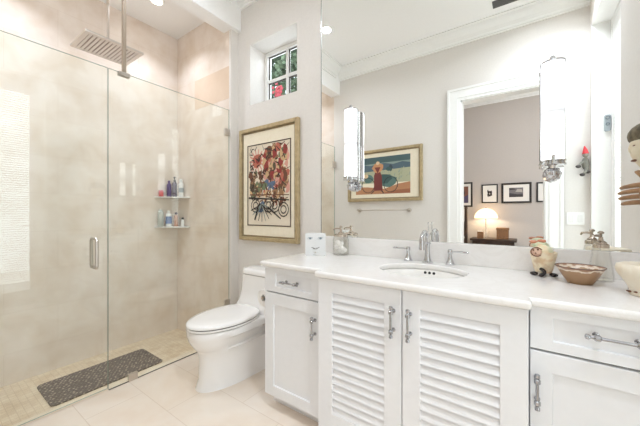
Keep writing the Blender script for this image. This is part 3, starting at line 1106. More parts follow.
make_can(-1.776, .895, CZ, 'recessed ceiling light seen at the left edge of the mirror', CAN_POWER)
make_can(-.62, .84, CZ, 'recessed ceiling light over the sink', CAN_POWER * .45)  # unseen light, added to brighten the vanity fronts
make_can(.12, .55, CZ, 'recessed ceiling light over the right end of the vanity', CAN_POWER)  # also added out of view, set forward to light the cabinet fronts
make_can(.27, .45, CZ, 'recessed ceiling light near the doorway and the tall glazed door', CAN_POWER * 1.1, 2.0)  # extra light added out of view, front-lighting the vanity from the right
make_can(-2.69, 1.283, SZ, 'recessed ceiling light inside the shower near the far wall', SHOWER_POWER, 2.0)
make_can(-2.69, .35, SZ, 'recessed ceiling light inside the shower near the glass door', SHOWER_POWER, 2.0)
t = thing('ceiling_vent', 'dark linear air vent in the bathroom ceiling', 'vent', (0, .28, CZ))
obj('frame', bbox(-.27, .33, .205, .355, CZ - .004, CZ - .0005), 'trim', t)
bm = BM()
for k in range(5):
    y = .222 + k * .024
    box(bm, -.25, .31, y, y + .022, CZ - .006, CZ - .004)
obj('slots', bm, 'grille', t)


# ------------------------------------------------------------------ framed pictures
def poly_art(quads, mats, z3, parent, name='artwork', outline=None):
    """Flat print of many painted patches; quads = (points(u,v), colour index); z3(u,v,layer) -> xyz."""
    bm = BM()
    for i, (pts, ci) in enumerate(quads):
        vs = [bm.verts.new(z3(u, v, i)) for u, v in pts]
        try:
            bm.faces.new(vs).material_index = ci
        except ValueError:
            pass
    return obj(name, bm, mats, parent)


def blob(rng, cx, cy, rx, ry, n_=9, jag=.35, rot=0):
    out = []
    for i in range(n_):
        a = 2 * PI * i / n_
        k = 1 + rng.uniform(-jag, jag)
        x, y = rx * k * math.cos(a), ry * k * math.sin(a)
        out.append((cx + x * math.cos(rot) - y * math.sin(rot), cy + x * math.sin(rot) + y * math.cos(rot)))
    return out


def stroke(p, q, wd):
    dx, dy = q[0] - p[0], q[1] - p[1]
    L = math.hypot(dx, dy) or 1
    nx, ny = -dy / L * wd, dx / L * wd
    return [(p[0] + nx, p[1] + ny), (p[0] - nx, p[1] - ny), (q[0] - nx * .6, q[1] - ny * .6), (q[0] + nx * .6, q[1] + ny * .6)]


def arc_strokes(cx, cy, rx, ry, a0, a1, wd, n_=10):
    out = []
    for i in range(n_):
        a, b = a0 + (a1 - a0) * i / n_, a0 + (a1 - a0) * (i + 1) / n_
        out.append(stroke((cx + rx * math.cos(a), cy + ry * math.sin(a)), (cx + rx * math.cos(b), cy + ry * math.sin(b)), wd))
    return out


def picture_frame(t, x0, x1, z0, z1, ywall, sgn, fw, fd, fmat, matm, ax0, ax1, az0, az1, lip=None):
    """Moulded frame and mat board on a wall plane; sgn = direction away from the wall."""
    bm = BM()
    ys = sorted((ywall + sgn * .001, ywall + sgn * fd))
    ys2 = sorted((ywall + sgn * .001, ywall + sgn * fd * .72))
    for a, b, c_, d_ in ((x0, x0 + fw, z0, z1), (x1 - fw, x1, z0, z1), (x0 + fw, x1 - fw, z1 - fw, z1), (x0 + fw, x1 - fw, z0, z0 + fw)):
        box(bm, a, b, *ys, c_, d_)
    i = fw
    for a, b, c_, d_ in ((x0 + i, x0 + i + fw * .35, z0 + i, z1 - i), (x1 - i - fw * .35, x1 - i, z0 + i, z1 - i), (x0 + i, x1 - i, z1 - i - fw * .35, z1 - i), (x0 + i, x1 - i, z0 + i, z0 + i + fw * .35)):
        box(bm, a, b, *ys2, c_, d_, 1)
    obj('frame', bm, fmat, t, bevel=min(.006, fw * .2))
    ym = sorted((ywall + sgn * fd * .45, ywall + sgn * fd * .5))
    obj('mat_board', bbox(x0 + fw, x1 - fw, *ym, z0 + fw, z1 - fw), matm, t)
    return ywall + sgn * (fd * .5 + .0006)


# big colourful print over the toilet
PX0, PX1, PZ0, PZ1 = -2.135, -1.436, .91, 1.905
t = thing('framed_picture', 'champagne framed colourful abstract print on the wall above the toilet', 'picture', ((PX0 + PX1) / 2, D, PZ0))
AX0, AX1, AZ0, AZ1 = -2.025, -1.528, 1.05, 1.745
ya = picture_frame(t, PX0, PX1, PZ0, PZ1, D, -1, .035, .034, ['gold', 'gold_dark'], 'matboard', AX0, AX1, AZ0, AZ1)
pal = [(226, 214, 194), (150, 62, 58), (186, 108, 88), (112, 74, 56), (92, 80, 62), (112, 122, 92), (92, 108, 132), (204, 170, 128), (62, 54, 48), (214, 158, 142), (150, 116, 84), (132, 142, 138)]
pm = [mat('print_ink', c_, .8) for c_ in pal]
rng = random.Random(11)
Q = [([(0, 0), (1, 0), (1, 1), (0, 1)], 0)]
for a in range(14):       # rosy sunburst
    an = 2 * PI * a / 14
    Q.append((stroke((.23, .80), (.23 + .2 * math.cos(an), .80 + .15 * math.sin(an)), .018), 9))
Q.append((blob(rng, .23, .80, .12, .085, 12, .15), 2))
Q.append((blob(rng, .25, .80, .05, .035, 10, .1), 1))
for i in range(110):       # crowd of patches on the right
    u = rng.uniform(.42, .95)
    v = rng.uniform(.42, .96)
    Q.append((blob(rng, u, v, rng.uniform(.03, .09), rng.uniform(.02, .07), 8, .4, rng.uniform(0, 3)), rng.choice([1, 1, 2, 3, 3, 4, 7, 7, 9, 10, 5])))
for i in range(44):       # left figure patches
    u = rng.uniform(.08, .38)
    v = rng.uniform(.36, .64)
    Q.append((blob(rng, u, v, rng.uniform(.03, .07), rng.uniform(.02, .06), 8, .4, rng.uniform(0, 3)), rng.choice([3, 4, 5, 10, 7, 0])))
for u, v in ((.5, .48), (.58, .45), (.46, .52), (.6, .5), (.32, .2), (.36, .25)):
    Q.append((blob(rng, u, v, .075, .04, 9, .3), 6))
for u, v in ((.43, .5), (.4, .46), (.28, .22)):
    Q.append((blob(rng, u, v, .05, .035, 9, .3), 5))
for i in range(40):       # warm band
    u = rng.uniform(.42, .96)
    v = rng.uniform(.27, .42)
    Q.append((blob(rng, u, v, rng.uniform(.03, .07), rng.uniform(.015, .035), 8, .4, rng.uniform(0, 3)), rng.choice([7, 2, 10, 3, 7, 0])))
for i in range(120):       # dark strokes
    u, v = rng.uniform(.03, .93), rng.uniform(.28, .96)
    an = rng.uniform(0, PI)
    L = rng.uniform(.05, .16)
    Q.append((stroke((u, v), (u + L * math.cos(an), v + L * .6 * math.sin(an)), rng.uniform(.004, .012)), 8 if rng.random() < .7 else 3))
Q.append((stroke((0.02, .34), (.98, .30), .012), 8))
Q.append((stroke((0.05, .38), (.98, .36), .008), 3))
for cx_ in (.2, .52, .66, .86):      # wheels
    for rr_ in (.11, .06):
        for s_ in arc_strokes(cx_, .24 - (.05 if cx_ > .8 else 0), rr_, rr_ * .75, 0, 2 * PI, .009, 12):
            Q.append((s_, 8))
for i in range(9):        # fan of strokes at the bottom
    an = PI * (1.12 + .76 * i / 8)
    Q.append((stroke((.36, .26), (.36 + .3 * math.cos(an), .26 + .22 * math.sin(an)), .009), rng.choice([8, 11, 8])))
Q.append((stroke((.18, .06), (.3, .28), .016), 8))
Q.append((stroke((.5, .22), (.8, .08), .013), 8))


def clampq(pts):
    return [(min(max(u, .01), .99), min(max(v, .01), .99)) for u, v in pts]


Q = [(pts if i == 0 else clampq(pts), ci) for i, (pts, ci) in enumerate(Q)]
poly_art(Q, pm, lambda u, v, i: (AX0 + (AX1 - AX0) * u, ya - .00001 * i, AZ0 + (AZ1 - AZ0) * v), t)
bm = BM()
for a, b, c_, d_ in ((AX0 - .008, AX0, AZ0 - .008, AZ1 + .008), (AX1, AX1 + .008, AZ0 - .008, AZ1 + .008), (AX0, AX1, AZ1, AZ1 + .008), (AX0, AX1, AZ0 - .008, AZ0)):
    box(bm, a, b, ya - .003, ya - .0002, c_, d_)
obj('fillet', bm, 'wood_dark', t)

# landscape painting on the doorway wall (seen in the mirror)
QX0, QX1, QZ0, QZ1 = -2.0, -.985, 1.305, 1.98
t = thing('framed_picture', 'gold framed landscape painting with a red-clad figure above the towel bar', 'picture', ((QX0 + QX1) / 2, OPP, QZ0))
AX0, AX1, AZ0, AZ1 = -1.885, -1.125, 1.395, 1.885
ya = picture_frame(t, QX0, QX1, QZ0, QZ1, OPP, 1, .035, .035, ['gold', 'gold_dark'], 'matboard', AX0, AX1, AZ0, AZ1)
pal2 = [(74, 98, 100), (138, 156, 148), (84, 104, 116), (62, 76, 84), (176, 178, 150), (154, 160, 132), (186, 134, 98), (160, 104, 76), (118, 56, 54), (200, 146, 104), (64, 92, 92), (46, 50, 54), (222, 196, 160), (92, 122, 116)]
pm2 = [mat('paint', c_, .6) for c_ in pal2]
rng = random.Random(5)
Q = [([(0, .78), (1, .80), (1, 1), (0, 1)], 0), ([(0, .72), (1, .76), (1, .84), (.5, .83), (0, .8)], 1),
     ([(0, .6), (1, .6), (1, .78), (.86, .82), (.7, .77), (.55, .82), (.3, .77), (.15, .81), (0, .77)], 2),
     ([(0, .3), (1, .3), (1, .66), (0, .6)], 4), ([(0, 0), (1, 0), (1, .30), (.8, .26), (.55, .14), (.25, .2), (0, .22)], 6),
     ([(.45, 0), (1, 0), (1, .12), (.75, .1)], 7)]
for i in range(50):
    u, v = rng.uniform(.45, 1), rng.uniform(.32, .62)
    Q.append((stroke((u, v), (u + .02, v + rng.uniform(.04, .09)), .006), rng.choice([5, 4, 1])))
Q += [(blob(rng, .66, .68, .035, .08, 10, .2), 3), (blob(rng, .62, .66, .05, .05, 10, .2), 10)]
# animal and wheels beside the figure
Q += [(blob(rng, .60, .34, .17, .16, 14, .12), 13), (blob(rng, .52, .40, .15, .12, 12, .15), 10), (blob(rng, .26, .42, .10, .12, 12, .15), 13), (blob(rng, .2, .5, .05, .06, 9, .15), 12)]
for cx_ in (.25, .66):
    for s_ in arc_strokes(cx_, .25, .12, .2, 0, 2 * PI, .008, 16):
        Q.append((s_, 11))
Q += [([(.36, .1), (.52, .1), (.50, .5), (.47, .62), (.39, .62), (.36, .5)], 8), (blob(rng, .43, .70, .10, .13, 12, .15), 9), ([(.37, .72), (.48, .72), (.43, .55)], 8), (blob(rng, .43, .83, .035, .045, 10, .05), 12),
      (stroke((.36, .1), (.30, -.0), .012), 11), (stroke((.5, .1), (.54, .02), .012), 11)]
Q = [(clampq(pts), ci) for pts, ci in Q]
poly_art(Q, pm2, lambda u, v, i: (AX0 + (AX1 - AX0) * u, ya + .00001 * i, AZ0 + (AZ1 - AZ0) * v), t)

# towel bar
t = thing('towel_bar', 'empty chrome towel bar under the landscape painting', 'towel bar', (-1.49, OPP, 1.185))
bm = BM()
tube(bm, [(-1.83, .06, 1.19), (-1.145, .06, 1.19)], .007, 10)
tb = obj('bar', bm, 'nickel', t, smooth=True)
for x in (-1.825, -1.15):
    bm = BM()
    tube(bm, [(x, .0005, 1.19), (x, .008, 1.19), (x, .012, 1.19), (x, .045, 1.19), (x, .05, 1.19), (x, .07, 1.19)], [.026, .026, .011, .011, .016, .014], 16)
    obj('post', bm, 'nickel', t, smooth=True)

# light switch plate
t = thing('light_switch', 'white decorative switch plate on the wall beside the doorway', 'switch', (.385, OPP, 1.10))
bm = BM()
prism(bm, rrect(.325, .45, 1.045, 1.16, .008, 3), 1, .0005, .006)
obj('plate', bm, 'trim', t, bevel=.001)
for x in (.355, .42):
    obj('rocker', bbox(x - .016, x + .016, .006, .010, 1.07, 1.135), 'white_plastic', t, bevel=.001)

# ------------------------------------------------------------------ bedroom seen in the mirror


def bed_pic(label, x0, x1, z0, z1, art, fw=.02):
    t = thing('framed_picture', label, 'picture', ((x0 + x1) / 2, BY, z0), 0, 'black frames on the bedroom wall')
    mw = .22 * (z1 - z0)
    ax0, ax1, az0, az1 = art
    ya_ = picture_frame(t, x0, x1, z0, z1, BY, 1, fw, .025, ['black_frame', 'black_frame'], 'matwhite', 0, 0, 0, 0)
    return t, ya_


g = [mat('photo_ink', c_, .7) for c_ in ((70, 66, 70), (120, 116, 118), (180, 172, 165), (44, 36, 36), (128, 84, 70), (86, 74, 104))]


def pic_patch(t, ya_, x0, x1, z0, z1, kind):
    rng = random.Random(hash(kind) % 1000 if False else len(kind))
    Q = []
    if kind == 'photo':
        Q = [([(0, 0), (1, 0), (1, 1), (0, 1)], 1), ([(0, 0), (1, 0), (1, .35), (.6, .3), (0, .45)], 0), ([(0, .75), (.5, .8), (.3, 1), (0, 1)], 0), ([(.45, .55), (.95, .5), (.9, .8), (.6, .85)], 2), ([(0, 0), (1, 0), (1, .12), (0, .12)], 3)]
    elif kind == 'ink drawing':
        Q = [(blob(rng, .5, .45, .3, .38, 14, .35), 3), (blob(rng, .3, .75, .1, .2, 8, .3), 3), (blob(rng, .72, .7, .09, .24, 8, .3), 3), (blob(rng, .5, .5, .09, .12, 8, .2), 2)]
    else:
        Q = [([(0, 0), (1, 0), (1, 1), (0, 1)], 4), ([(0, 0), (1, 0), (1, .5), (.5, .3), (0, .4)], 5), (blob(rng, .5, .6, .25, .25, 10, .2), 3), ([(.1, 0), (.6, 0), (.5, .3), (.2, .25)], 2)]
    Q = [(clampq(p_), c_) for p_, c_ in Q]
    poly_art(Q, g, lambda u, v, i: (x0 + (x1 - x0) * u, ya_ + .0002 * i, z0 + (z1 - z0) * v), t)


t, yy = bed_pic('black framed brown and violet picture nearest the doorway jamb', -1.12, -.745, 1.262, 1.70, (0, 0, 0, 0))
pic_patch(t, yy, -1.06, -.81, 1.33, 1.63, 'colour')
t, yy = bed_pic('small black framed picture of a dark ink shape left of the lamp top', -.603, -.362, 1.325, 1.645, (0, 0, 0, 0), .014)
pic_patch(t, yy, -.54, -.425, 1.415, 1.555, 'ink drawing')
t, yy = bed_pic('wide black framed landscape-format photograph with a white mat', -.311, .10, 1.316, 1.65, (0, 0, 0, 0), .022)
pic_patch(t, yy, -.205, -.01, 1.415, 1.57, 'photo')
t, yy = bed_pic('black framed picture partly behind the right sconce', .162, .45, 1.325, 1.64, (0, 0, 0, 0), .016)
pic_patch(t, yy, .235, .375, 1.40, 1.56, 'ink drawing')

# console table, lamp, things on it
t = thing('console_table', 'dark wooden table against the bedroom wall', 'table', (-.42, -1.99, 0))
bm = BM()
prism(bm, rrect(-.735, -.09, BY + .03, -1.80, .02, 3), 2, .70, .735)
obj('tabletop', bm, 'wood_dark', t, bevel=.004)
obj('drawer', bbox(-.70, -.125, BY + .04, -1.825, .585, .6995), 'wood_dark', t, bevel=.003)
for x in (-.70, -.155):
    for y in (BY + .04, -1.86):
        bm = BM()
        loft(bm, [[(x, y, .5845), (x + .035, y, .5845), (x + .035, y + .035, .5845), (x, y + .035, .5845)], [(x + .006, y + .006, 0), (x + .028, y + .006, 0), (x + .028, y + .028, 0), (x + .006, y + .028, 0)]])
        obj('leg', bm, 'wood_dark', t)
LX, LY = -.518, -1.99
t = thing('table_lamp', 'lit table lamp with a white dome shade on the dark table', 'lamp', (LX, LY, .735))
bm = BM()
lathe(bm, [(.17 * math.cos(a), .33 + .165 * math.sin(a)) for a in [PI / 2 * k / 10 for k in range(10)]] + [(.012, .497)], LX, LY, .735, 32, cap0=False)
obj('lamp_shade', bm, 'lampshade', t, smooth=True)
bm = BM()
lathe(bm, [(.065, .0005), (.068, .01), (.03, .03), (.05, .07), (.058, .11), (.04, .16), (.02, .19), (.028, .21), (.012, .23), (.01, .36)], LX, LY, .735, 24)
obj('base', bm, 'jar_glass', t, smooth=True)
bm = BM()
tube(bm, [(LX, LY, .74), (LX, LY, 1.10)], .006, 8)
ball(bm, (LX, LY, 1.235), .012, 10)
obj('stem', bm, 'bronze', t, smooth=True)
light('lamp_bulb', 'POINT', (0, 0, .37), 7.0, (1, .82, .6), .03, parent=t)
t = thing('storage_box', 'brown wicker box beside the table lamp', 'box', (-.29, -1.98, .735))
bm = BM()
box(bm, -.36, -.20, -2.06, -1.88, .7355, .88)
obj('body', bm, 'wood_mid', t, bevel=.004)
obj('lid', bbox(-.366, -.194, -2.066, -1.874, .8805, .915), 'wood_mid', t, bevel=.004)
t = thing('picture_book', 'dark small box in front of the lamp base', 'box', (-.58, -1.87, .735))
obj('cover', bbox(-.63, -.545, -1.90, -1.84, .7355, .85), 'wood_mid', t, bevel=.003)
obj('pages', bbox(-.626, -.549, -1.896, -1.844, .8505, .856), 'paper', t)
# bed post and pillow by the jamb
t = thing('bed', 'bed with a dark post and white pillow just inside the bedroom', 'bed', (-1.4, -1.6, 0))
bm = BM()
tube(bm, [(-.805, -1.92, 0), (-.805, -1.92, .3), (-.805, -1.92, .34), (-.805, -1.92, .9), (-.805, -1.92, 1.22), (-.805, -1.92, 1.24), (-.805, -1.92, 1.27)], [.03, .03, .022, .024, .02, .028, .012], 14)
obj('bed_post', bm, 'wood_dark', t, smooth=True)
obj('headboard', bbox(-2.2, -.825, BY + .02, BY + .06, .3, 1.0), 'wood_dark', t, bevel=.006)
obj('mattress', bbox(-2.2, -.825, BY + .062, -.7, .25, .62), 'paper', t, bevel=.05)
obj('frame', bbox(-2.2, -.825, BY + .062, -.7, .08, .2495), 'wood_dark', t)
bm = BM()
ball(bm, (-1.05, -1.94, .735), .2, 20, 0, (1.1, .75, .5))
tag(obj('pillow', bm, 'paper', base=(-1.05, -1.94, .62), smooth=True), 'plump white pillow on the bed by the post', 'pillow')
light('bedroom_lamp', 'AREA', (-.2, -.8, CZ - .02), BED_FILL_POWER, (.95, .96, 1.0), .5, .5)  # added soft light without a fixture, reaching the vanity through the doorway

# ------------------------------------------------------------------ things on the counter
# face vase
t = thing('face_vase', 'square white ceramic vase with a face at the left end of the counter', 'vase', (-1.145, 1.575, CT), math.atan2(.065, .092))
W, H_, Dp = .134, .150, .05


def loc(pt):
    return world_of(t) @ Vector(pt)


bm = BM()
rp = rrect(-W / 2, W / 2, 0, H_, .006, 3)
rings = [[(x, -Dp / 2, z) for x, z in rp], [(x, Dp / 2, z) for x, z in rp]]
vs = loft(bm, rings)
# relief: brow ridge and nose, cheeks, lips
prism(bm, [(-.011, .055), (.011, .055), (.007, .075), (.005, .105), (-.005, .105), (-.007, .075)], 1, -Dp / 2 - .010, -Dp / 2)
for s in (-1, 1):
    ball(bm, (s * .033, -Dp / 2 + .001, .116), .02, 14, 0, (1.1, .25, .35))
    ball(bm, (s * .008, -Dp / 2 - .003, .058), .006, 10)
ball(bm, (0, -Dp / 2, .030), .016, 14, 0, (1.2, .3, .35))
ball(bm, (0, -Dp / 2, .014), .016, 14, 0, (1.0, .3, .45))
for v in bm.verts:
    v.co = world_of(t) @ v.co
obj('body', bm, mat('white_glaze', (232, 234, 234), .25), t, smooth=True, angle=40)
eye_m = mat('blue_grey_paint', (120, 138, 150), .4)
for s in (-1, 1):
    bm = BM()
    ball(bm, (s * .034, -Dp / 2 - .0035, .116), .007, 12, 0, (1.2, .4, .8))
    lid_pts = [(s * .034 - .017 + .0042 * k, -Dp / 2 - .005, .119 + .005 * math.sin(PI * k / 8)) for k in range(9)]
    tube(bm, lid_pts, .0014, 6)
    for v in bm.verts:
        v.co = world_of(t) @ v.co
    obj('painted_eye', bm, eye_m, t)
bm = BM()
for s in (-1, 1):
    tube(bm, [(s * .002, -Dp / 2 - .009, .0525), (s * .010, -Dp / 2 - .007, .050), (s * .02, -Dp / 2 - .0015, .056), (s * .027, -Dp / 2 - .001, .058)], .0016, 6)
for v in bm.verts:
    v.co = world_of(t) @ v.co
obj('painted_lines', bm, mat('brown_paint', (90, 72, 62), .5), t)
bm = BM()
prism(bm, [(-.006, .027), (.006, .027), (.003, .023), (-.003, .023)], 1, -Dp / 2 - .0065, -Dp / 2 - .004)
for v in bm.verts:
    v.co = world_of(t) @ v.co
obj('painted_mouth', bm, mat('pale_lip_paint', (200, 190, 150), .5), t)


def pump_top(bm, x, y, z, s=1, ang=PI):
    lathe(bm, [(.024 * s, 0), (.024 * s, .012), (.018 * s, .016), (.009, .02), (.007, .034), (.0045, .036), (.0045, .046), (.010, .048), (.011, .054), (.004, .06)], x, y, z, 20)
    c_, s_ = math.cos(ang), math.sin(ang)
    tube(bm, [(x, y, z + .040), (x + .03 * c_, y + .03 * s_, z + .041), (x + .052 * c_, y + .052 * s_, z + .038), (x + .058 * c_, y + .058 * s_, z + .028)], [.006, .0055, .005, .0045], 10)


def jar(bm, x, y, z, prof, th=.003):
    outer = prof
    inner = [(max(r - th, .002), max(zz, th)) for r, zz in prof][::-1]
    lathe(bm, outer + inner, x, y, z, 32, cap0=True, cap1=True)


# left jar with cotton
JXc, JYc = -1.022, 1.70
t = thing('glass_jar', 'squat clear jar of white cotton with a metal pump lid beside the face vase', 'jar', (JXc, JYc, CT))
bm = BM()
jar(bm, JXc, JYc, CT + .0005, [(.050, 0), (.054, .004), (.055, .012), (.055, .105), (.050, .118), (.046, .122), (.046, .128)])
obj('jar_body', bm, 'jar_glass', t, smooth=True)
bm = BM()
lathe(bm, [(.049, 0), (.049, .012), (.04, .017), (.014, .019)], JXc, JYc, CT + .126, 30)
pump_top(bm, JXc, JYc, CT + .138, .8, PI * 1.0)
obj('pump_lid', bm, 'bronze', t, smooth=True)
bm = BM()
rng = random.Random(3)
for k in range(16):
    a = rng.uniform(0, 2 * PI)
    r_ = rng.uniform(0, .033)
    ball(bm, (JXc + r_ * math.cos(a), JYc + r_ * math.sin(a), CT + .020 + .0045 * k), .0165, 12)
tag(obj('cotton_wool', bm, 'cotton', base=(JXc, JYc, CT + .004), smooth=True), 'white cotton wool filling the squat clear jar', 'cotton', kind='stuff')

# right soap bottle
BXc, BYc = .264, 1.675
t = thing('soap_dispenser', 'flared clear glass pump bottle behind the pottery bowl', 'soap dispenser', (BXc, BYc, CT))
bm = BM()
jar(bm, BXc, BYc, CT + .0005, [(.037, 0), (.042, .004), (.042, .018), (.038, .055), (.032, .098), (.0285, .126), (.026, .134), (.0245, .144)])
obj('bottle', bm, 'jar_glass', t, smooth=True)
bm = BM()
lathe(bm, [(.0265, 0), (.0265, .014), (.021, .018)], BXc, BYc, CT + .139, 24)
pump_top(bm, BXc, BYc, CT + .150, .8, PI * 1.3)
obj('pump_top', bm, 'bronze', t, smooth=True)

# pottery bowl
WXc, WYc = .186, 1.575
M['bowlclay'] = mat('two_tone_pottery', (170, 128, 90), .35)
n = N(M['bowlclay'])
co_ = n.coord()
sp_ = n.n('ShaderNodeSeparateXYZ')
n.l(co_, sp_.inputs[0])
ns_ = n.noise(26, 3)
ma = n.n('ShaderNodeMath', operation='MULTIPLY_ADD')
n.l(ns_, ma.inputs[0])
ma.inputs[1].default_value = .035
n.l(sp_.outputs[2], ma.inputs[2])
n.l(n.ramp(n.n('ShaderNodeMath', operation='MULTIPLY').outputs[0], [(0, (0, 0, 0)), (1, (0, 0, 0))]), n.b.inputs['Base Color'])
mr = n.n('ShaderNodeMapRange')
mr.inputs['From Min'].default_value = 0
mr.inputs['From Max'].default_value = .09
n.l(ma.outputs[0], mr.inputs['Value'])
n.l(n.ramp(mr.outputs[0], [(0, (150, 116, 84)), (.78, (172, 138, 104)), (.81, (232, 220, 204)), (.86, (226, 212, 194)), (.9, (168, 130, 104))]), n.b.inputs['Base Color'])
t = thing('pottery_bowl', 'tan and cream pottery bowl with a dark rim on the counter', 'bowl', (WXc, WYc, CT))
bm = BM()
lathe(bm, [(.040, .0005), (.042, .004), (.050, .018), (.064, .042), (.072, .057), (.079, .0655), (.078, .068), (.071, .060), (.060, .042), (.045, .018), (.020, .010), (.002, .009)], WXc, WYc, CT, 40,
      lobe=lambda a, z: 1 + (.018 * math.sin(5 * a) if z > .05 else 0))
obj('bowl_body', bm, 'bowlclay', t, smooth=True)
bm = BM()
pts = [(WXc + (.0785 * (1 + .018 * math.sin(5 * a))) * math.cos(a), WYc + (.0785 * (1 + .018 * math.sin(5 * a))) * math.sin(a), CT + .0672) for a in [2 * PI * k / 48 for k in range(49)]]
tube(bm, pts, .0020, 6)
obj('rim', bm, mat('dark_rim_glaze', (104, 78, 66), .4), t, smooth=True)

# creature pot
KX, KY = .072, 1.665
M['pale_glaze'] = noisy('mottled_cream_green_glaze', (232, 212, 176), (214, 222, 190), 22, .3, coat=.2, stops=(.42, .58))
M['cream_tan'] = noisy('mottled_cream_tan_glaze', (238, 224, 196), (218, 190, 152), 28, .3, stops=(.45, .62))
M['brown_glaze'] = mat('brown_glaze', (122, 78, 54), .35)
M['black_glaze'] = mat('black_glaze', (42, 34, 32), .25)
t = thing('creature_pot', 'cream and pale green ceramic creature pot standing on dark feet', 'pot', (KX, KY, CT))
bm = BM()
lathe(bm, [(.018, .012), (.030, .016), (.036, .030), (.042, .060), (.049, .094), (.051, .108), (.048, .110), (.045, .102), (.04, .09), (.01, .08)], KX, KY, CT, 32)
obj('body', bm, 'cream_tan', t, smooth=True)
bm = BM()
ball(bm, (KX - .004, KY - .010, CT + .112), .040, 22, 0, (1.0, .95, .72))
ball(bm, (KX - .014, KY + .002, CT + .140), .028, 18, 0, (1.05, .8, .62))
hd = obj('head', bm, 'pale_glaze', t, smooth=True)
bm = BM()
ball(bm, (KX - .026, KY - .046, CT + .112), .020, 16, 0, (1, .7, .9))
obj('muzzle', bm, mat('peach_glaze', (232, 196, 172), .3), hd, smooth=True)
bm = BM()
for k in range(10):
    a = PI * .15 + 2 * PI * .8 * k / 10
    a2 = PI * .15 + 2 * PI * .8 * (k + 1) / 10
    q = lambda a_: (KX - .026 + .021 * math.cos(a_), KY - .054, CT + .112 + .020 * math.sin(a_))
    tube(bm, [q(a), q(a2)], .0024, 6)
for dx, dz in ((-.012, .008), (.004, .011), (-.004, -.006)):
    ball(bm, (KX - .026 + dx, KY - .060, CT + .112 + dz), .0038, 8)
obj('painted_face', bm, 'brown_glaze', hd, smooth=True)
for dx, dz in ((-.036, .153), (-.006, .158)):
    bm = BM()
    ball(bm, (KX + dx, KY - .008, CT + dz), .013, 12, 0, (1.3, .7, .6))
    obj('ear', bm, mat('orange_brown_glaze', (206, 140, 110), .3), hd, smooth=True)
for dx, dy in ((-.034, -.014), (.036, -.012), (.0, .03)):
    bm = BM()
    ball(bm, (KX + dx, KY + dy, CT + .009), .013, 14, 0, (1.25, 1.2, .66))
    obj('foot', bm, 'black_glaze', t, smooth=True)
bm = BM()
pts = []
for k in range(11):
    a = -PI * .65 + PI * 1.25 * k / 10
    pts.append((KX - .012 + .014 * math.cos(a), KY - .047, CT + .022 + .014 * math.sin(a)))
tube(bm, pts, [.004] + [.0072] * 9 + [.003], 10)
obj('tail', bm, 'black_glaze', t, smooth=True)

# big cream shell pot at the right
VX, VY = .354, 1.465
M['shell'] = noisy('cream_shell_glaze', (236, 228, 210), (226, 212, 188), 14, .45, .25, stops=(.35, .7))
t = thing('shell_pot', 'cream ribbed shell-shaped pot at the right edge of the counter', 'pot', (VX, VY, CT))
bm = BM()
lathe(bm, [(.050, .0005), (.052, .006), (.050, .016), (.056, .032), (.068, .052), (.080, .072), (.084, .088), (.080, .104), (.068, .108), (.058, .098), (.05, .075), (.03, .04), (.003, .03)], VX, VY, CT, 64,
      lobe=lambda a, z: 1 + (.035 * math.sin(16 * a) * min(1, max(0, (z - .04) / .05))))
obj('pot_body', bm, 'shell', t, smooth=True, angle=80)
bm = BM()
for k in range(14):
    a = 2 * PI * k / 14 + .2
    ball(bm, (VX + .0522 * math.cos(a), VY + .0522 * math.sin(a), CT + .008 + .003 * (k % 3)), .0042 + .001 * (k % 2), 8, 0, (1.3, 1.3, .7))
obj('base_marks', bm, 'brown_glaze', t)

# ------------------------------------------------------------------ right-wall ornaments (seen in the mirror)
t = thing('wall_mask', 'cream carved mask with olive brown hair on the right wall', 'mask', (XR, 1.53, 1.47))
bm = BM()
vs = ball(bm, (0, 0, 0), 1, 26)
for v in vs:
    x, y, z = v.co
    k = 1 - .22 * max(0, -z) ** 2
    v.co = Vector((XR - .004 + min(x, 0.0) * .066 * k, 1.53 + y * .085 * k, 1.468 + z * .112))
# nose, lips
vs = ball(bm, (XR - .062, 1.53, 1.462), .013, 12, 0, (1.0, .7, 1.9))
obj('face', bm, noisy('cream_bone', (236, 224, 200), (226, 210, 182), 30, .5, .2), t, smooth=True)
bm = BM()
vs = ball(bm, (0, 0, 0), 1, 26)
for v in vs:
    x, y, z = v.co
    v.co = Vector((XR - .003 + min(x, 0.0) * .074, 1.53 + y * .096, 1.525 + z * .062))
for s in (-1, 1):
    tube(bm, [(XR - .03, 1.53 + s * .088, 1.52), (XR - .04, 1.53 + s * .094, 1.47), (XR - .03, 1.53 + s * .088, 1.43)], [.018, .015, .006], 10)
obj('hair', bm, noisy('olive_brown_hair', (128, 116, 92), (84, 74, 58), 30, .8, .4), t, smooth=True)
for s in (-1, 1):
    bm = BM()
    ball(bm, (XR - .060, 1.53 + s * .03, 1.472), .012, 10, 0, (.5, 1.2, .4))
    obj('eye', bm, 'brown_glaze', t)
bm = BM()
ball(bm, (XR - .052, 1.53, 1.405), .02, 12, 0, (.7, 1.2, .32))
obj('mouth', bm, 'brown_glaze', t)

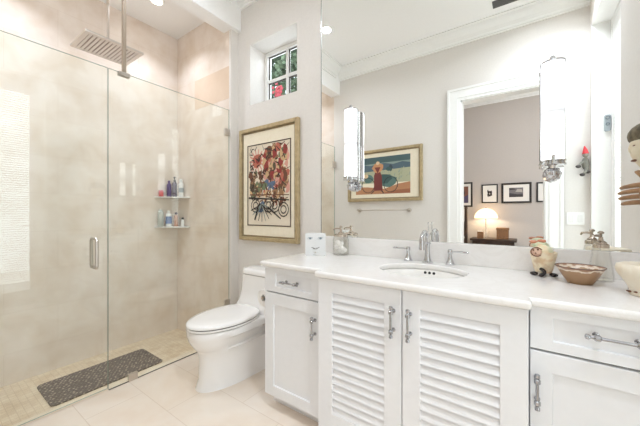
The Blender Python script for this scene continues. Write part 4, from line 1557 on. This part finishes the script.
t = thing('wooden_hand', 'carved wooden hand with long fingers under the mask on the right wall', 'sculpture', (XR, 1.55, 1.245))
bm = BM()
dirv = Vector((-.20, -.98, 0)).normalized()
root = Vector((.462, 1.60, 1.245))
rings = []
side = Vector((0, 0, 1))
thk = Vector((.98, -.20, 0)).normalized()
for s_, hw, hd_ in ((-.075, .026, .018), (-.05, .032, .02), (-.02, .05, .021), (.01, .056, .019), (.035, .052, .015), (.04, .045, .01)):
    c0 = root + dirv * s_
    c0.x = min(c0.x, XR - .024)
    rings.append([c0 + side * hw * math.cos(a) + thk * hd_ * math.sin(a) for a in [2 * PI * k / 16 for k in range(16)]])
loft(bm, rings)
obj('palm', bm, noisy('carved_wood', (176, 134, 92), (146, 106, 68), 18, .5), t, smooth=True)
for k, (dz, L) in enumerate(((.042, .205), (.015, .222), (-.013, .215), (-.041, .19))):
    bm = BM()
    p = root + dirv * .03 + side * dz
    pts = [p, p + dirv * L * .35 + thk * -.006, p + dirv * L * .7 + thk * -.006 + side * -.002, p + dirv * L * .93 + thk * .0 + side * -.004, p + dirv * L + side * -.004]
    tube(bm, pts, [.0115, .0115, .010, .008, .003], 12)
    obj('finger', bm, bpy.data.materials['carved_wood'], t, smooth=True)
bm = BM()
p = root + dirv * -.01 + side * .045
tube(bm, [p, p + dirv * .02 + side * .035 - thk * .01, p + dirv * .055 + side * .055 - thk * .012, p + dirv * .08 + side * .06 - thk * .01], [.016, .0135, .011, .005], 12)
obj('thumb', bm, bpy.data.materials['carved_wood'], t, smooth=True)

# jester ornament in the corner of the doorway wall
t = thing('puppet_ornament', 'small grey figure with a red pointed hat hanging by the corner', 'ornament', (.45, OPP, 1.6))
bm = BM()
ball(bm, (.452, .035, 1.60), .034, 16, 0, (.8, .7, 1.7))
tube(bm, [(.445, .04, 1.62), (.42, .06, 1.60), (.40, .07, 1.575)], [.012, .01, .008], 8)
tube(bm, [(.46, .04, 1.56), (.45, .055, 1.52), (.43, .06, 1.50)], [.014, .012, .01], 8)
obj('body', bm, noisy('grey_cloth', (140, 138, 128), (112, 110, 102), 20, .8), t, smooth=True)
bm = BM()
ball(bm, (.452, .04, 1.675), .022, 14)
obj('head', bm, mat('grey_face', (150, 146, 136), .6), t, smooth=True)
bm = BM()
tube(bm, [(.452, .04, 1.685), (.45, .04, 1.72), (.444, .042, 1.755)], [.024, .016, .003], 12)
obj('hat', bm, mat('red_hat', (214, 62, 70), .6), t, smooth=True)
dk = mat('dark_cloth', (66, 60, 58), .7)
for nm, c_ in (('glove', (.40, .072, 1.572)), ('boot', (.428, .062, 1.497)), ('boot', (.465, .050, 1.52))):
    bm = BM()
    ball(bm, c_, .018, 12, 0, (1.1, .8, .8))
    obj(nm, bm, dk, t, smooth=True)

# door sensor
t = thing('door_sensor', 'small grey remote sensor mounted on the white door jamb', 'sensor', (XR + .09, RY0, 1.93))
bm = BM()
prism(bm, rrect(XR + .082, XR + .122, 1.86, 2.0, .012, 4), 1, RY0 + .0085, RY0 + .026)
obj('case', bm, 'grey_plastic', t, bevel=.002)
for zc, r0 in ((1.975, .013), (1.92, .011)):
    bm = BM()
    pts = [(XR + .102 + r0 * math.cos(a), RY0 + .027, zc + r0 * math.sin(a)) for a in [2 * PI * k / 20 for k in range(21)]]
    tube(bm, pts, .0028, 6)
    obj('button', bm, bpy.data.materials.get('darker_grey_plastic') or mat('darker_grey_plastic', (112, 124, 132), .4), t)

# ------------------------------------------------------------------ outside the small window
t = thing('garden_tree', 'leafy green tree with red blossoms outside the small window', 'tree', (-2.9, 3.6, 0))
bm = BM()
tube(bm, [(-2.9, 3.8, 0), (-2.85, 3.75, 1.2), (-2.9, 3.7, 2.3), (-2.8, 3.6, 3.4)], [.10, .085, .07, .03], 12)
tube(bm, [(-2.88, 3.72, 1.9), (-2.5, 3.5, 2.6), (-2.3, 3.45, 3.2)], [.05, .035, .015], 8)
obj('trunk', bm, 'bark', t, smooth=True)
bm = BM()
rng = random.Random(21)
for i in range(11000):
    c0 = Vector((rng.uniform(-4.6, -1.7), rng.uniform(2.9, 4.3), rng.uniform(2.2, 4.6)))
    L = rng.uniform(.06, .14)
    d1 = Vector((rng.uniform(-1, 1), rng.uniform(-1, 1), rng.uniform(-.9, .5))).normalized()
    d2 = d1.orthogonal().normalized() * L * .32
    up = d1.cross(d2).normalized() * L * .06
    vs = [bm.verts.new(c0), bm.verts.new(c0 + d1 * L * .5 + d2 + up), bm.verts.new(c0 + d1 * L), bm.verts.new(c0 + d1 * L * .5 - d2 + up)]
    bm.faces.new(vs)
obj('foliage', bm, 'leaf', t)
for fc, nn in ((Vector((-2.27, 2.40, 2.50)), 24), (Vector((-2.7, 2.92, 2.62)), 8)):
    bm = BM()
    for k in range(nn):
        a = k * 2.4
        r_ = .012 + .0038 * k
        c0 = fc + Vector((r_ * math.cos(a) * .8, rng.uniform(-.02, .02), r_ * math.sin(a) + .02))
        ball(bm, c0, .020, 8, 0, (1, .45, .8))
    tube(bm, [fc + Vector((0, .03, 0)), fc + Vector((-.04, .3, -.2)), (-2.87, 3.72, 2.1)], [.006, .008, .012], 8)
    obj('blossom', bm, 'red', t, smooth=True)
